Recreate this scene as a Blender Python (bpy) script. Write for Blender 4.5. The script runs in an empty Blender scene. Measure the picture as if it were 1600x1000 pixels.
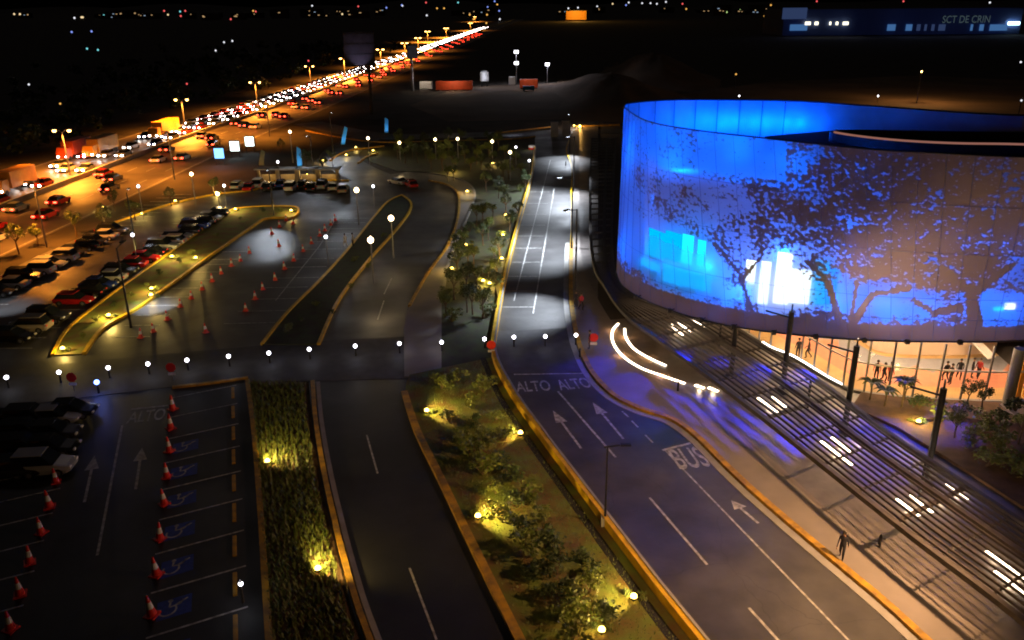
import bpy, bmesh, math, random
import numpy as np
from mathutils import Vector, Matrix
from mathutils.geometry import tessellate_polygon
random.seed(7)
R = math.radians
scene = bpy.context.scene
COL = scene.collection

# ------------------------------------------------------------------ camera, sky, exposure
F, CY, HOR, CAMH = 1300., 500., 5., 29.
ROLL = R(0.5); PITCH = math.atan((CY-HOR)/F)
cam_d = bpy.data.cameras.new('camera'); cam = bpy.data.objects.new('camera', cam_d); COL.objects.link(cam)
cam_d.sensor_width = 36; cam_d.lens = 36*F/1600; cam_d.clip_end = 30000; cam_d.clip_start = .5
cam.matrix_world = Matrix.Translation((0, 0, CAMH)) @ Matrix.Rotation(math.pi/2-PITCH, 4, 'X') @ Matrix.Rotation(-ROLL, 4, 'Z')
scene.camera = cam
scene.view_settings.view_transform = 'Standard'; scene.view_settings.look = 'None'
scene.view_settings.gamma = 1; scene.view_settings.exposure = 0
scene.render.engine = 'CYCLES'
cy = scene.cycles
cy.use_denoising = True
try: cy.denoiser = 'OPENIMAGEDENOISE'
except Exception: pass
cy.max_bounces = 6; cy.diffuse_bounces = 2; cy.glossy_bounces = 3; cy.transparent_max_bounces = 16
cy.sample_clamp_indirect = 3; cy.sample_clamp_direct = 30
cy.pixel_filter_type = 'BLACKMAN_HARRIS'; cy.filter_width = 1.9

SUN_EL, SUN_ROT = R(1.5), R(200)
world = bpy.data.worlds.new('World'); scene.world = world; world.use_nodes = True
wn = world.node_tree; bg = wn.nodes['Background']
sky = wn.nodes.new('ShaderNodeTexSky'); sky.sky_type = 'NISHITA'; sky.sun_disc = False
sky.sun_elevation = SUN_EL; sky.sun_rotation = SUN_ROT; sky.air_density = 1.5; sky.dust_density = 3
wn.links.new(sky.outputs[0], bg.inputs[0]); bg.inputs[1].default_value = 0.0045
skyglow_fill = bpy.data.lights.new('skyglow_fill', 'SUN'); skyglow_fill.energy = 0.03; skyglow_fill.angle = R(10); skyglow_fill.color = (1, .82, .78)  # dim warm sun lamp added as city skyglow over the dark ground
mo = bpy.data.objects.new('skyglow_fill', skyglow_fill); COL.objects.link(mo); mo.rotation_euler = (R(45), 0, R(200))

def at(px, py, z=0.):
    """picture point -> plan position at height z"""
    u, v = px-800, py-500
    c, s = math.cos(ROLL), math.sin(ROLL)
    u, v = u*c-v*s, u*s+v*c
    d = (u/F, math.cos(PITCH)-v/F*math.sin(PITCH), -math.sin(PITCH)-v/F*math.cos(PITCH))
    t = (z-CAMH)/d[2]
    return Vector((d[0]*t, d[1]*t, z))
def P2(l, z=0.): return [at(a, b, z) for a, b in l]

# ------------------------------------------------------------------ materials
def mat(name, col, rough=.7, metal=0., var=0., scale=1., col2=None, bump=0., spec=.5, rvar=0.):
    m = bpy.data.materials.new(name); m.use_nodes = True; nt = m.node_tree; b = nt.nodes['Principled BSDF']
    b.inputs['Roughness'].default_value = rough; b.inputs['Metallic'].default_value = metal
    b.inputs['Specular IOR Level'].default_value = spec
    b.inputs['Base Color'].default_value = (*col, 1)
    if col2 is None and var: col2 = tuple(c*(1-var) for c in col)
    tc = nt.nodes.new('ShaderNodeTexCoord')
    if col2 is not None:
        n = nt.nodes.new('ShaderNodeTexNoise'); n.inputs['Scale'].default_value = scale; n.inputs['Detail'].default_value = 6
        r = nt.nodes.new('ShaderNodeValToRGB'); r.color_ramp.elements[0].position = .35; r.color_ramp.elements[1].position = .65
        r.color_ramp.elements[0].color = (*col2, 1); r.color_ramp.elements[1].color = (*col, 1)
        nt.links.new(tc.outputs['Object'], n.inputs['Vector']); nt.links.new(n.outputs[0], r.inputs[0]); nt.links.new(r.outputs[0], b.inputs['Base Color'])
        if rvar:
            mr = nt.nodes.new('ShaderNodeMapRange'); mr.inputs[1].default_value = .35; mr.inputs[2].default_value = .65
            mr.inputs[3].default_value = rough-rvar; mr.inputs[4].default_value = rough+rvar
            n3 = nt.nodes.new('ShaderNodeTexNoise'); n3.inputs['Scale'].default_value = .12; n3.inputs['Detail'].default_value = 4
            nt.links.new(tc.outputs['Object'], n3.inputs['Vector'])
            nt.links.new(n3.outputs[0], mr.inputs[0]); nt.links.new(mr.outputs[0], b.inputs['Roughness'])
    if 'asphalt' in name:
        vo = nt.nodes.new('ShaderNodeTexVoronoi'); vo.feature = 'DISTANCE_TO_EDGE'; vo.inputs['Scale'].default_value = .16
        wn_ = nt.nodes.new('ShaderNodeTexNoise'); wn_.inputs['Scale'].default_value = .7; wn_.inputs['Detail'].default_value = 5
        ad = nt.nodes.new('ShaderNodeMixRGB'); ad.blend_type = 'ADD'; ad.inputs[0].default_value = 1.6
        nt.links.new(tc.outputs['Object'], wn_.inputs['Vector']); nt.links.new(tc.outputs['Object'], ad.inputs[1]); nt.links.new(wn_.outputs['Color'], ad.inputs[2]); nt.links.new(ad.outputs[0], vo.inputs['Vector'])
        c1 = nt.nodes.new('ShaderNodeMapRange'); c1.inputs[1].default_value = .0; c1.inputs[2].default_value = .006; c1.inputs[3].default_value = .72; c1.inputs[4].default_value = 1
        nt.links.new(vo.outputs['Distance'], c1.inputs[0])
        n4 = nt.nodes.new('ShaderNodeTexNoise'); n4.inputs['Scale'].default_value = .09; n4.inputs['Detail'].default_value = 3; nt.links.new(tc.outputs['Object'], n4.inputs['Vector'])
        c2 = nt.nodes.new('ShaderNodeMapRange'); c2.inputs[1].default_value = .35; c2.inputs[2].default_value = .6; c2.inputs[3].default_value = .6; c2.inputs[4].default_value = 1.25
        nt.links.new(n4.outputs[0], c2.inputs[0])
        mu = nt.nodes.new('ShaderNodeMath'); mu.operation = 'MULTIPLY'; nt.links.new(c1.outputs[0], mu.inputs[0]); nt.links.new(c2.outputs[0], mu.inputs[1])
        mm = nt.nodes.new('ShaderNodeVectorMath'); mm.operation = 'SCALE'; nt.links.new(r.outputs[0], mm.inputs[0]); nt.links.new(mu.outputs[0], mm.inputs['Scale']); nt.links.new(mm.outputs[0], b.inputs['Base Color'])
    if bump:
        n2 = nt.nodes.new('ShaderNodeTexNoise'); n2.inputs['Scale'].default_value = scale*6; n2.inputs['Detail'].default_value = 4
        bp = nt.nodes.new('ShaderNodeBump'); bp.inputs['Strength'].default_value = bump; bp.inputs['Distance'].default_value = .05
        nt.links.new(tc.outputs['Object'], n2.inputs['Vector']); nt.links.new(n2.outputs[0], bp.inputs['Height']); nt.links.new(bp.outputs[0], b.inputs['Normal'])
    return m
def emis(name, col, strength, sample=False):
    m = bpy.data.materials.new(name); m.use_nodes = True; nt = m.node_tree; nt.nodes.clear()
    e = nt.nodes.new('ShaderNodeEmission'); o = nt.nodes.new('ShaderNodeOutputMaterial')
    e.inputs[0].default_value = (*col, 1); e.inputs[1].default_value = strength; nt.links.new(e.outputs[0], o.inputs[0])
    if not sample: m.cycles.emission_sampling = 'NONE'
    return m
M = {}
M['earth'] = mat('dark_earth', (.050, .038, .028), .95, var=.5, scale=.15)
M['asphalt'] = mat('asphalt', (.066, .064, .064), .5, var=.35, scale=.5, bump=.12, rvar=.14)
M['asphalt_unlit'] = mat('unlit_asphalt', (.018, .018, .020), .55, var=.3, scale=.6, bump=.1, rvar=.1)  # darker asphalt where the lamps don't reach: the shade is in the colour
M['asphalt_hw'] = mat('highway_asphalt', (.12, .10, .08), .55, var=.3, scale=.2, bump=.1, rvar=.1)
M['walk'] = mat('walkway_concrete', (.24, .21, .19), .75, var=.14, scale=.6, bump=.05)
M['paver'] = mat('paver', (.06, .057, .058), .7, var=.3, scale=1.2, bump=.1)
M['yellow'] = mat('yellow_paint', (.55, .30, .012), .6, scale=1.6, col2=(.24, .14, .03))
M['parapet'] = mat('parapet_paint', (.80, .48, .012), .5, var=.3, scale=1.3)
M['white_paint'] = mat('white_paint', (.50, .50, .48), .6, var=.6, scale=3)
M['blue_paint'] = mat('blue_paint', (.02, .05, .3), .6, var=.3, scale=4)
M['concrete'] = mat('concrete', (.32, .31, .29), .8, var=.2, scale=1)
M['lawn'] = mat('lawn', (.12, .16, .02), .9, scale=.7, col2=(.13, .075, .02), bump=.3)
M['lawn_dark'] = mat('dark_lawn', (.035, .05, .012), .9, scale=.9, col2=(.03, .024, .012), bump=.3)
M['soil'] = mat('soil', (.13, .07, .035), .95, var=.5, scale=.9, bump=.4)
M['dirt'] = mat('dirt', (.16, .10, .06), .95, var=.5, scale=.05, bump=.3)
M['leaf'] = mat('leaf', (.08, .13, .02), .55, scale=2.5, col2=(.13, .14, .025))
M['leaf_dark'] = mat('dark_leaf', (.03, .06, .015), .6, scale=2.5, col2=(.05, .07, .02))
M['bark'] = mat('bark', (.12, .08, .05), .9, var=.4, scale=6)
M['steel'] = mat('dark_steel', (.035, .035, .04), .45, .6, var=.2, scale=5)
M['grey_metal'] = mat('grey_metal', (.25, .25, .27), .45, .7, var=.2, scale=5)
M['red'] = mat('red_plastic', (.75, .03, .015), .4, var=.12, scale=5)
M['white'] = mat('white_plastic', (.75, .75, .75), .45, var=.1, scale=5)
M['rubber'] = mat('rubber', (.015, .015, .015), .85, var=.3, scale=5)
M['trellis'] = mat('trellis_paint', (.07, .06, .055), .6, var=.3, scale=2)
M['glass_dark'] = mat('car_glass', (.01, .012, .015), .08, var=.1, scale=1, spec=.8)
M['orange'] = mat('orange_steel', (.7, .09, .02), .6, var=.3, scale=.6)
M['amber'] = mat('amber_truck_paint', (.75, .33, .02), .6, var=.25, scale=.6)
M['skin'] = mat('skin', (.35, .2, .13), .6, var=.1, scale=5)
M['cloth_dark'] = mat('dark_cloth', (.02, .02, .03), .9, var=.3, scale=8)
M['cloth_red'] = mat('red_cloth', (.4, .03, .03), .9, var=.3, scale=8)
M['cloth_pale'] = mat('pale_cloth', (.6, .55, .5), .9, var=.2, scale=8)
M['hair'] = mat('hair', (.02, .014, .01), .7, var=.3, scale=8)
M['e_warm'] = emis('warm_lamp', (1, .72, .36), 14)
M['e_sodium'] = emis('sodium_lamp', (1, .50, .12), 16)
M['e_white'] = emis('white_lamp', (.93, .9, 1), 9)
M['e_cool'] = emis('cool_lamp', (.75, .85, 1), 16)
M['e_blue'] = emis('blue_lamp', (.12, .22, 1), 12)
M['e_head'] = emis('headlight', (1, .88, .80), 40)
M['e_tail'] = emis('taillight', (1, .05, .02), 16)
M['e_trail'] = emis('headlight_trail', (1, .80, .58), 7)
M['e_yellow'] = emis('garden_lamp', (1, .62, .12), 14)

# ------------------------------------------------------------------ mesh helpers
class MB:
    def __init__(s): s.v = []; s.f = []; s.m = []; s.mats = []
    def mi(s, m):
        if m not in s.mats: s.mats.append(m)
        return s.mats.index(m)
    def add(s, vs, fs, m=None):
        k = len(s.v); s.v += [tuple(v) for v in vs]; s.f += [tuple(i+k for i in f) for f in fs]
        i = s.mi(m) if m else 0
        s.m += [i]*len(fs); return s
    def box(s, c, d, m=None, rz=0, rx=0, ry=0):
        M4 = Matrix.Rotation(rz, 3, 'Z') @ Matrix.Rotation(ry, 3, 'Y') @ Matrix.Rotation(rx, 3, 'X')
        vs = [Vector(c)+M4 @ Vector((x*d[0]/2, y*d[1]/2, z*d[2]/2)) for z in (-1, 1) for y in (-1, 1) for x in (-1, 1)]
        return s.add(vs, [(0, 2, 3, 1), (4, 5, 7, 6), (0, 1, 5, 4), (2, 6, 7, 3), (0, 4, 6, 2), (1, 3, 7, 5)], m)
    def tube(s, pts, r, m=None, n=8, r2=None, cap=True):
        pts = [Vector(p) for p in pts]; N = len(pts); vs = []
        for i, p in enumerate(pts):
            d = (pts[min(i+1, N-1)]-pts[max(i-1, 0)]).normalized()
            a = d.cross(Vector((0, 0, 1)) if abs(d.z) < .9 else Vector((1, 0, 0))).normalized(); b = d.cross(a)
            rr = r if r2 is None else r+(r2-r)*i/(N-1)
            vs += [p+a*rr*math.cos(2*math.pi*k/n)+b*rr*math.sin(2*math.pi*k/n) for k in range(n)]
        fs = [(i*n+k, i*n+(k+1) % n, (i+1)*n+(k+1) % n, (i+1)*n+k) for i in range(N-1) for k in range(n)]
        if cap: fs += [tuple(range(n))[::-1], tuple((N-1)*n+k for k in range(n))]
        return s.add(vs, fs, m)
    def lathe(s, prof, m=None, n=12, c=(0, 0, 0)):
        vs = [(c[0]+r*math.cos(2*math.pi*k/n), c[1]+r*math.sin(2*math.pi*k/n), c[2]+z) for r, z in prof for k in range(n)]
        fs = [(i*n+k, i*n+(k+1) % n, (i+1)*n+(k+1) % n, (i+1)*n+k) for i in range(len(prof)-1) for k in range(n)]
        return s.add(vs, fs, m)
    def ball(s, c, r, m=None, n=10):
        return s.lathe([(max(.001, r*math.sin(math.pi*i/6)), -r*math.cos(math.pi*i/6)) for i in range(7)], m, n, c)
    def sheet(s, pts, z, m=None, depth=0):
        vs = [Vector((p[0], p[1], z)) for p in pts]
        tr = tessellate_polygon([vs]); n = len(vs)
        fs = []
        for t in tr:
            a, b, c = (vs[i] for i in t)
            fs.append(tuple(t) if (b-a).cross(c-a).z > 0 else tuple(reversed(t)))
        if depth:
            lo = [Vector((v.x, v.y, z-depth)) for v in vs]
            fs += [(i, (i+1) % n, n+(i+1) % n, n+i) for i in range(n)]
            vs = vs+lo
        return s.add(vs, fs, m)
    def build(s, name, m=None, parent=None, loc=(0, 0, 0), smooth=False):
        me = bpy.data.meshes.new(name); me.from_pydata(s.v, [], s.f)
        ms = s.mats or [m]
        for q in ms: me.materials.append(q)
        if s.mats: me.polygons.foreach_set('material_index', s.m)
        if smooth: me.polygons.foreach_set('use_smooth', [True]*len(me.polygons))
        me.update()
        o = bpy.data.objects.new(name, me); COL.objects.link(o); o.location = loc
        if parent: o.parent = parent
        return o
def tag(o, label=None, cat=None, group=None, kind=None):
    if label: o['label'] = label
    if cat: o['category'] = cat
    if group: o['group'] = group
    if kind: o['kind'] = kind
    return o
def empty(name, loc, label=None, cat=None, group=None, rz=0):
    o = bpy.data.objects.new(name, None); COL.objects.link(o); o.location = loc; o.rotation_euler = (0, 0, rz)
    o.empty_display_size = .3
    return tag(o, label, cat, group)
KIDS = {}
def copy_tree(o, parent=None):
    c = o.copy(); COL.objects.link(c)
    if parent: c.parent = parent; c.matrix_parent_inverse = Matrix()
    for ch in list(o.children): copy_tree(ch, c)
    return c
def struct(name, mb, m=None): return tag(mb.build(name, m), kind='structure')
def spl(pts, n=6):
    """smooth polyline through plan points"""
    pts = [Vector((p[0], p[1], 0)) for p in pts]; out = []
    for i in range(len(pts)-1):
        p0 = pts[max(i-1, 0)]; p1 = pts[i]; p2 = pts[i+1]; p3 = pts[min(i+2, len(pts)-1)]
        for k in range(n):
            t = k/n
            out.append(.5*((2*p1)+(-p0+p2)*t+(2*p0-5*p1+4*p2-p3)*t*t+(-p0+3*p1-3*p2+p3)*t**3))
    out.append(pts[-1]); return out
def ribbon(mb, pts, w, z0, z1, m, off=0.):
    """raised band along plan polyline"""
    N = len(pts); L = []; 
    for i in range(N):
        d = (pts[min(i+1, N-1)]-pts[max(i-1, 0)]); d.z = 0; d.normalize(); nrm = Vector((-d.y, d.x, 0))
        c = pts[i]+nrm*off
        L.append((c+nrm*w/2, c-nrm*w/2))
    vs = []
    for a, b in L: vs += [(a.x, a.y, z0), (a.x, a.y, z1), (b.x, b.y, z1), (b.x, b.y, z0)]
    fs = []
    for i in range(N-1):
        k = i*4; fs += [(k, k+4, k+5, k+1), (k+1, k+5, k+6, k+2), (k+2, k+6, k+7, k+3)]
    fs += [(0, 1, 2, 3), tuple(N*4-4+q for q in (3, 2, 1, 0))]
    return mb.add(vs, fs, m)
def lamp_light(name, loc, power, col, parent=None, radius=.15, spot=None, aim=None, blend=.6):
    l = bpy.data.lights.new(name, 'SPOT' if spot else 'POINT'); l.energy = power; l.color = col; l.shadow_soft_size = radius
    if spot: l.spot_size = R(spot); l.spot_blend = blend
    o = bpy.data.objects.new(name, l); COL.objects.link(o); o.location = loc
    if spot: o.rotation_euler = (Vector(aim)-Vector(loc)).to_track_quat('-Z', 'Y').to_euler() if aim is not None else (0, 0, 0)
    if parent: o.parent = parent
    return o
ORD = 'first second third fourth fifth sixth seventh eighth ninth tenth eleventh twelfth thirteenth fourteenth fifteenth sixteenth seventeenth eighteenth nineteenth twentieth twenty-first twenty-second twenty-third twenty-fourth twenty-fifth twenty-sixth twenty-seventh twenty-eighth twenty-ninth thirtieth'.split()

# ------------------------------------------------------------------ ground, roads, beds
g = MB(); g.sheet([(-9000, -300), (9000, -300), (9000, 14000), (-9000, 14000)], 0)
struct('ground', g, M['earth'])
# highway: centre line running away, bending right
HWR = [(-63, 20), (-64, 60), (-63.5, 100), (-62, 133), (-59.7, 198), (-55.5, 250), (-46.9, 405), (-38, 560), (-26, 800), (-5, 1200), (30, 1700)]
hwr = spl([Vector((a, b, 0)) for a, b in HWR], 8)
def hw(y, off):
    """point on the highway, off metres left of its right edge"""
    for i in range(len(hwr)-1):
        if hwr[i].y <= y <= hwr[i+1].y:
            t = (y-hwr[i].y)/(hwr[i+1].y-hwr[i].y); p = hwr[i].lerp(hwr[i+1], t)
            d = (hwr[i+1]-hwr[i]).normalized(); return p+Vector((-d.y, d.x, 0))*off, math.atan2(-d.x, d.y)
    return hwr[-1].copy(), 0
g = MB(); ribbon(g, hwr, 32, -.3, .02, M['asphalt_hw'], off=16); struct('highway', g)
g = MB()
for off in (3.6, 7.2, 10.8):
    y = 60
    while y < 700:
        a, h1 = hw(y, off); b, h2 = hw(y+4, off); ribbon(g, [a, b], .18, .02, .03, M['white_paint']); y += 12
for off in (.5, 31.5): ribbon(g, hwr, .2, .02, .03, M['white_paint'], off=off)
struct('highway_lane_marking', g)
g = MB(); ribbon(g, hwr, .5, .02, .8, M['concrete'], off=16.3)
tag(g.build('median_barrier'), 'low concrete barrier running between the two sides of the highway', 'barrier')

BED_A_L = [(383, 598), (393, 680), (402, 800), (408, 900), (414, 1000), (420, 1090)]
BED_A_R = [(483, 600), (487, 660), (499, 740), (520, 840), (543, 930), (566, 1000), (600, 1090)]
K2 = [(620, 560), (634, 615), (654, 675), (690, 748), (727, 825), (764, 900), (806, 985), (860, 1090)]
L1 = [(836, 235), (830, 280), (811, 350), (791, 430), (776, 510), (772, 560), (800, 620), (848, 690), (900, 760), (960, 840), (1020, 920), (1083, 1000), (1150, 1085)]
R1 = [(892, 215), (885, 235), (893, 260), (893, 300), (893, 380), (892, 460), (900, 520), (913, 560), (930, 590), (960, 620), (1000, 640), (1050, 657), (1090, 685), (1140, 735), (1200, 790), (1300, 875), (1380, 942), (1440, 997), (1530, 1080)]
W1 = [(905, 190), (905, 300), (908, 400), (930, 460), (960, 510), (1000, 552), (1060, 600), (1130, 657), (1200, 715), (1310, 815), (1400, 892), (1547, 1000), (1660, 1080)]
D_OUT = [(632, 590), (632, 515), (640, 480), (668, 430), (700, 385), (716, 340), (716, 305), (700, 290), (670, 283)]
D_IN = [(690, 590), (690, 515), (692, 460), (705, 400), (735, 330), (742, 303), (730, 287), (706, 278), (670, 272)]
E_L = [(410, 540), (450, 490), (500, 440), (545, 390), (585, 340), (607, 316), (628, 306)]
E_R = [(498, 540), (530, 470), (575, 410), (615, 365), (638, 335), (642, 318), (628, 306)]
F_R = [(130, 555), (160, 515), (215, 483), (270, 443), (330, 400), (390, 358), (415, 343), (455, 341), (466, 333)]
F_L = [(85, 557), (108, 517), (160, 474), (220, 430), (290, 380), (345, 342), (372, 327), (455, 324), (466, 333)]
G_K = [(-80, 470), (60, 400), (172, 352), (240, 328), (300, 312), (350, 303), (400, 297), (430, 283), (545, 283)]
sp = lambda l, n=6: spl(P2(l), n)

lot = MB(); lot.sheet(sp(G_K)+P2([(640, 268), (700, 262), (760, 300), (720, 480), (700, 600), (640, 592), (480, 592), (-80, 660)]), .015, M['asphalt'])
struct('parking_lot', lot)
lot = MB(); lot.sheet(P2([(-150, 655), (270, 605), (384, 594)])+sp(BED_A_L)+P2([(-200, 1090)]), .017, M['asphalt_unlit'])
struct('front_parking_lot', lot)
rd = MB(); rd.sheet(list(reversed(sp(BED_A_R)))+P2([(484, 592), (636, 592)])+sp(K2[1:]), .018, M['asphalt_unlit'])
struct('black_access_road', rd)
rd = MB(); rd.sheet(P2([(836, 205), (893, 205)])+sp(R1)+list(reversed(sp(L1))), .02, M['asphalt'])
struct('drop_off_road', rd)
rd = MB(); ribbon(rd, sp([(480, 192), (530, 203), (600, 213), (700, 212), (800, 209), (880, 206), (975, 205)]), 8, -.2, .022, M['asphalt'])
ribbon(rd, sp([(575, 214), (545, 228), (530, 245), (548, 262), (600, 285), (640, 300)]), 8, -.2, .026, M['asphalt'])
struct('roundabout_road', rd)
# paved crossing band with the row of lights
pb = MB(); pb.sheet(P2([(-120, 590), (10, 578), (231, 556), (483, 534), (624, 527), (757, 520), (905, 512), (914, 530), (925, 572), (915, 583), (775, 585), (640, 592), (480, 596), (385, 596), (270, 605), (-120, 652)]), .045, M['paver'], .05)
struct('crossing_pavement', pb)
wk = MB(); wk.sheet(sp(R1)+list(reversed(sp(W1))), .14, M['walk'], .14); struct('walkway', wk)
wk = MB(); wk.sheet(sp(D_OUT)+list(reversed(sp(D_IN))), .13, M['walk'], .13); struct('side_walkway', wk)
wk = MB()
def bed(name, left, right, m, z=.15):
    b = MB(); b.sheet(sp(left)+list(reversed(sp(right))), z, m, z); return struct(name, b)
bed('hedge_bed', BED_A_L, BED_A_R, M['soil'])
bed('garden_slope', [(640, 588)]+K2[1:], L1[5:], M['lawn'], .16)
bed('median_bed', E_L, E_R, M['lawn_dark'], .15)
bed('lot_green_strip', F_L, F_R, M['lawn'], .15)
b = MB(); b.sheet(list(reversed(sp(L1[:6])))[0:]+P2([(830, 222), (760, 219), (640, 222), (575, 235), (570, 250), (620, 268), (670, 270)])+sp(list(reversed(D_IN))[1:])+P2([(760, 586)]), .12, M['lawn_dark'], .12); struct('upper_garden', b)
b = MB(); b.sheet(P2([(640, 165), (720, 135), (930, 128), (965, 95), (985, 160), (960, 185), (700, 190)]), .03, M['dirt']); struct('construction_dirt', b)
b = MB(); b.sheet(P2([(985, 158), (1200, 128), (1430, 118), (1700, 130), (1700, 300), (985, 230)]), .03, M['dirt']); struct('dirt_field', b)
# kerbs
def kerb(pts, w, h, m, off=0, z=.0):
    k = MB(); ribbon(k, sp(pts), w, z, h, m, off); return tag(k.build('kerb'), kind='structure')
kerb(BED_A_L, .35, .3, M['yellow'], .2); kerb(BED_A_R, .32, .3, M['yellow'], .3); kerb(BED_A_R, .3, .13, M['concrete'], .72)
kerb(K2[1:], .5, .26, M['yellow'], -.1); kerb(R1[4:], .42, .22, M['yellow'], 0); kerb(R1[:5], .3, .2, M['parapet'], 0)
kerb([(388, 592), (330, 600), (270, 607)], .3, .2, M['yellow'])
kerb(E_L, .3, .26, M['parapet'], 0); kerb(E_R, .3, .26, M['parapet'], 0); kerb(F_L, .3, .28, M['parapet'], .1); kerb(F_R, .34, .28, M['parapet'], -.1)
kerb(G_K[2:], .35, .25, M['parapet']); kerb(D_OUT[2:], .3, .25, M['yellow']); kerb(D_IN[2:], .3, .25, M['concrete'])
kerb(R1[4:], .5, .06, M['concrete'], -.55, .02)
kerb([(478, 205), (535, 216), (600, 223), (700, 221), (800, 218), (836, 214)], .3, .25, M['yellow'])
kerb([(775, 209), (860, 199)], .4, .3, M['yellow']); kerb([(900, 199), (968, 196)], .5, .4, M['yellow'])
kerb([(516, 252), (528, 243), (548, 236), (600, 229)], .4, .3, M['yellow'])
kerb([(560, 256), (572, 247), (590, 241)], .4, .3, M['yellow'])
w = MB(); pl = sp(L1); ribbon(w, pl, .42, 0, .75, M['parapet'], 0)
yw = tag(w.build('parapet_wall'), 'long low yellow parapet between the garden slope and the drop-off road', 'wall')
cw = MB(); ribbon(cw, pl, .16, .752, .80, M['concrete'], .16); cw.build('coping', M['concrete'], yw)
dr = MB(); ribbon(dr, sp(L1[5:]), .5, .16, .175, M['rubber'], -1.0); tag(dr.build('drain_channel'), kind='structure')

# ------------------------------------------------------------------ painted markings
mk = MB(); ZM = .028
def line(mb, a, b, w=.13, m='white_paint', z=ZM):
    pa, pb_ = at(*a), at(*b); ribbon(mb, [pa, pb_], w, z-.006, z, M[m])
def arrow(mb, a, b, m='white_paint', z=ZM):
    """straight arrow, tail a, head b"""
    pa, pb_ = at(*a), at(*b); d = (pb_-pa); L = d.length; d.normalize(); n = Vector((-d.y, d.x, 0)); hl = min(1.9, L*.3)
    e = pb_-d*hl
    ribbon(mb, [pa, e], .17, z-.006, z, M[m])
    mb.add([(*(pb_.xy), z), (*((e-d*.15+n*.45).xy), z), (*((e-d*.15-n*.45).xy), z)], [(0, 1, 2)], M[m])
    # z heights come from the marking level
line(mk, (872, 612), (962, 715), .16); line(mk, (803, 585), (914, 583), .3)
arrow(mk, (908, 701), (864, 642)); arrow(mk, (974, 686), (926, 629))
line(mk, (1015, 778), (1105, 883), .15); line(mk, (1170, 950), (1260, 1050), .15)
line(mk, (1038, 703), (1330, 1005), .12); line(mk, (1035, 704), (1090, 690), .22)
for a, b in (((972, 643), (982, 652)), ((987, 658), (997, 668)), ((1008, 680), (1020, 692))): line(mk, a, b)
line(mk, (929, 592), (975, 628), .12)
arrow(mk, (1185, 818), (1142, 782)); 
line(mk, (803, 470), (860, 250), .12)
for yy in (300, 318, 335, 352, 369, 388, 410, 432, 455, 480): line(mk, (835-(yy-235)*.21, yy), (868-(yy-235)*.14, yy), .14)
line(mk, (866, 295), (833, 490), .14)
line(mk, (573, 680), (590, 740), .12); line(mk, (640, 888), (682, 1000), .12); line(mk, (600, 460), (612, 435), .12); line(mk, (590, 500), (600, 470), .12)
struct('road_marking', mk)
tm = MB()
def place_text(txt, px_from, px_to, height_m, stretch, mname='white_paint', z=ZM+.001):
    """flat road lettering: baseline from px_from to px_to"""
    cu = bpy.data.curves.new('lettering', 'FONT'); cu.body = txt; cu.size = 1; cu.extrude = 0; cu.offset = .012
    o = bpy.data.objects.new('tmp', cu); COL.objects.link(o)
    me = bpy.data.meshes.new_from_object(o.evaluated_get(bpy.context.evaluated_depsgraph_get()))
    COL.objects.unlink(o); bpy.data.objects.remove(o)
    xs = [v.co.x for v in me.vertices]; ys = [v.co.y for v in me.vertices]; x0, x1 = min(xs), max(xs); y1 = max(ys)
    a, b = at(*px_from), at(*px_to); d = b-a; L = d.length; d.normalize(); n = Vector((-d.y, d.x, 0))
    for v in me.vertices:
        q = a+d*((v.co.x-x0)/(x1-x0)*L)+n*(v.co.y/y1*height_m); v.co = (q.x, q.y, z)
    me.materials.clear(); me.materials.append(M[mname])
    o = bpy.data.objects.new('road_lettering', me); COL.objects.link(o); return tag(o, kind='structure')
place_text('ALTO', (808, 613), (862, 610), 1.9, 1); place_text('ALTO', (876, 610), (926, 605), 1.9, 1)
place_text('BUS', (1062, 733), (1112, 728), 2.6, 1)
place_text('ALTO', (197, 662), (256, 655), 1.9, 1)
# stall lines, wheel stops, wheelchair marks of the front lot
sl = MB()
A0, A1, B0, B1 = at(228, 998), at(271, 612), at(395, 946), at(381, 600)
NS = int((A1-A0).length/3.53)
ws_n = 0; stall_mid = []
for i in range(-2, NS+1):
    t = i*3.53/(A1-A0).length; a = A0.lerp(A1, t); b = a+(B0-A0).normalized()*4.9
    ribbon(sl, [a, b], .12, .019, .026, M['white_paint']); stall_mid.append((a, b, A0.lerp(A1, t+1.765/(A1-A0).length)))
C0, C1 = at(37, 946), at(100, 745)
for i in range(-2, 9):
    a = C0+(C1-C0).normalized()*2.95*i; b = a-(B0-A0).normalized()*5
    ribbon(sl, [a, b], .12, .019, .026, M['white_paint'])
line(sl, (152, 868), (191, 665), .15); arrow(sl, (132, 785), (148, 712)); arrow(sl, (212, 765), (222, 700)); line(sl, (205, 640), (262, 634), .25)
struct('stall_marking', sl)
dl = (B0-A0).normalized(); dn = (A1-A0).normalized()
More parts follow.
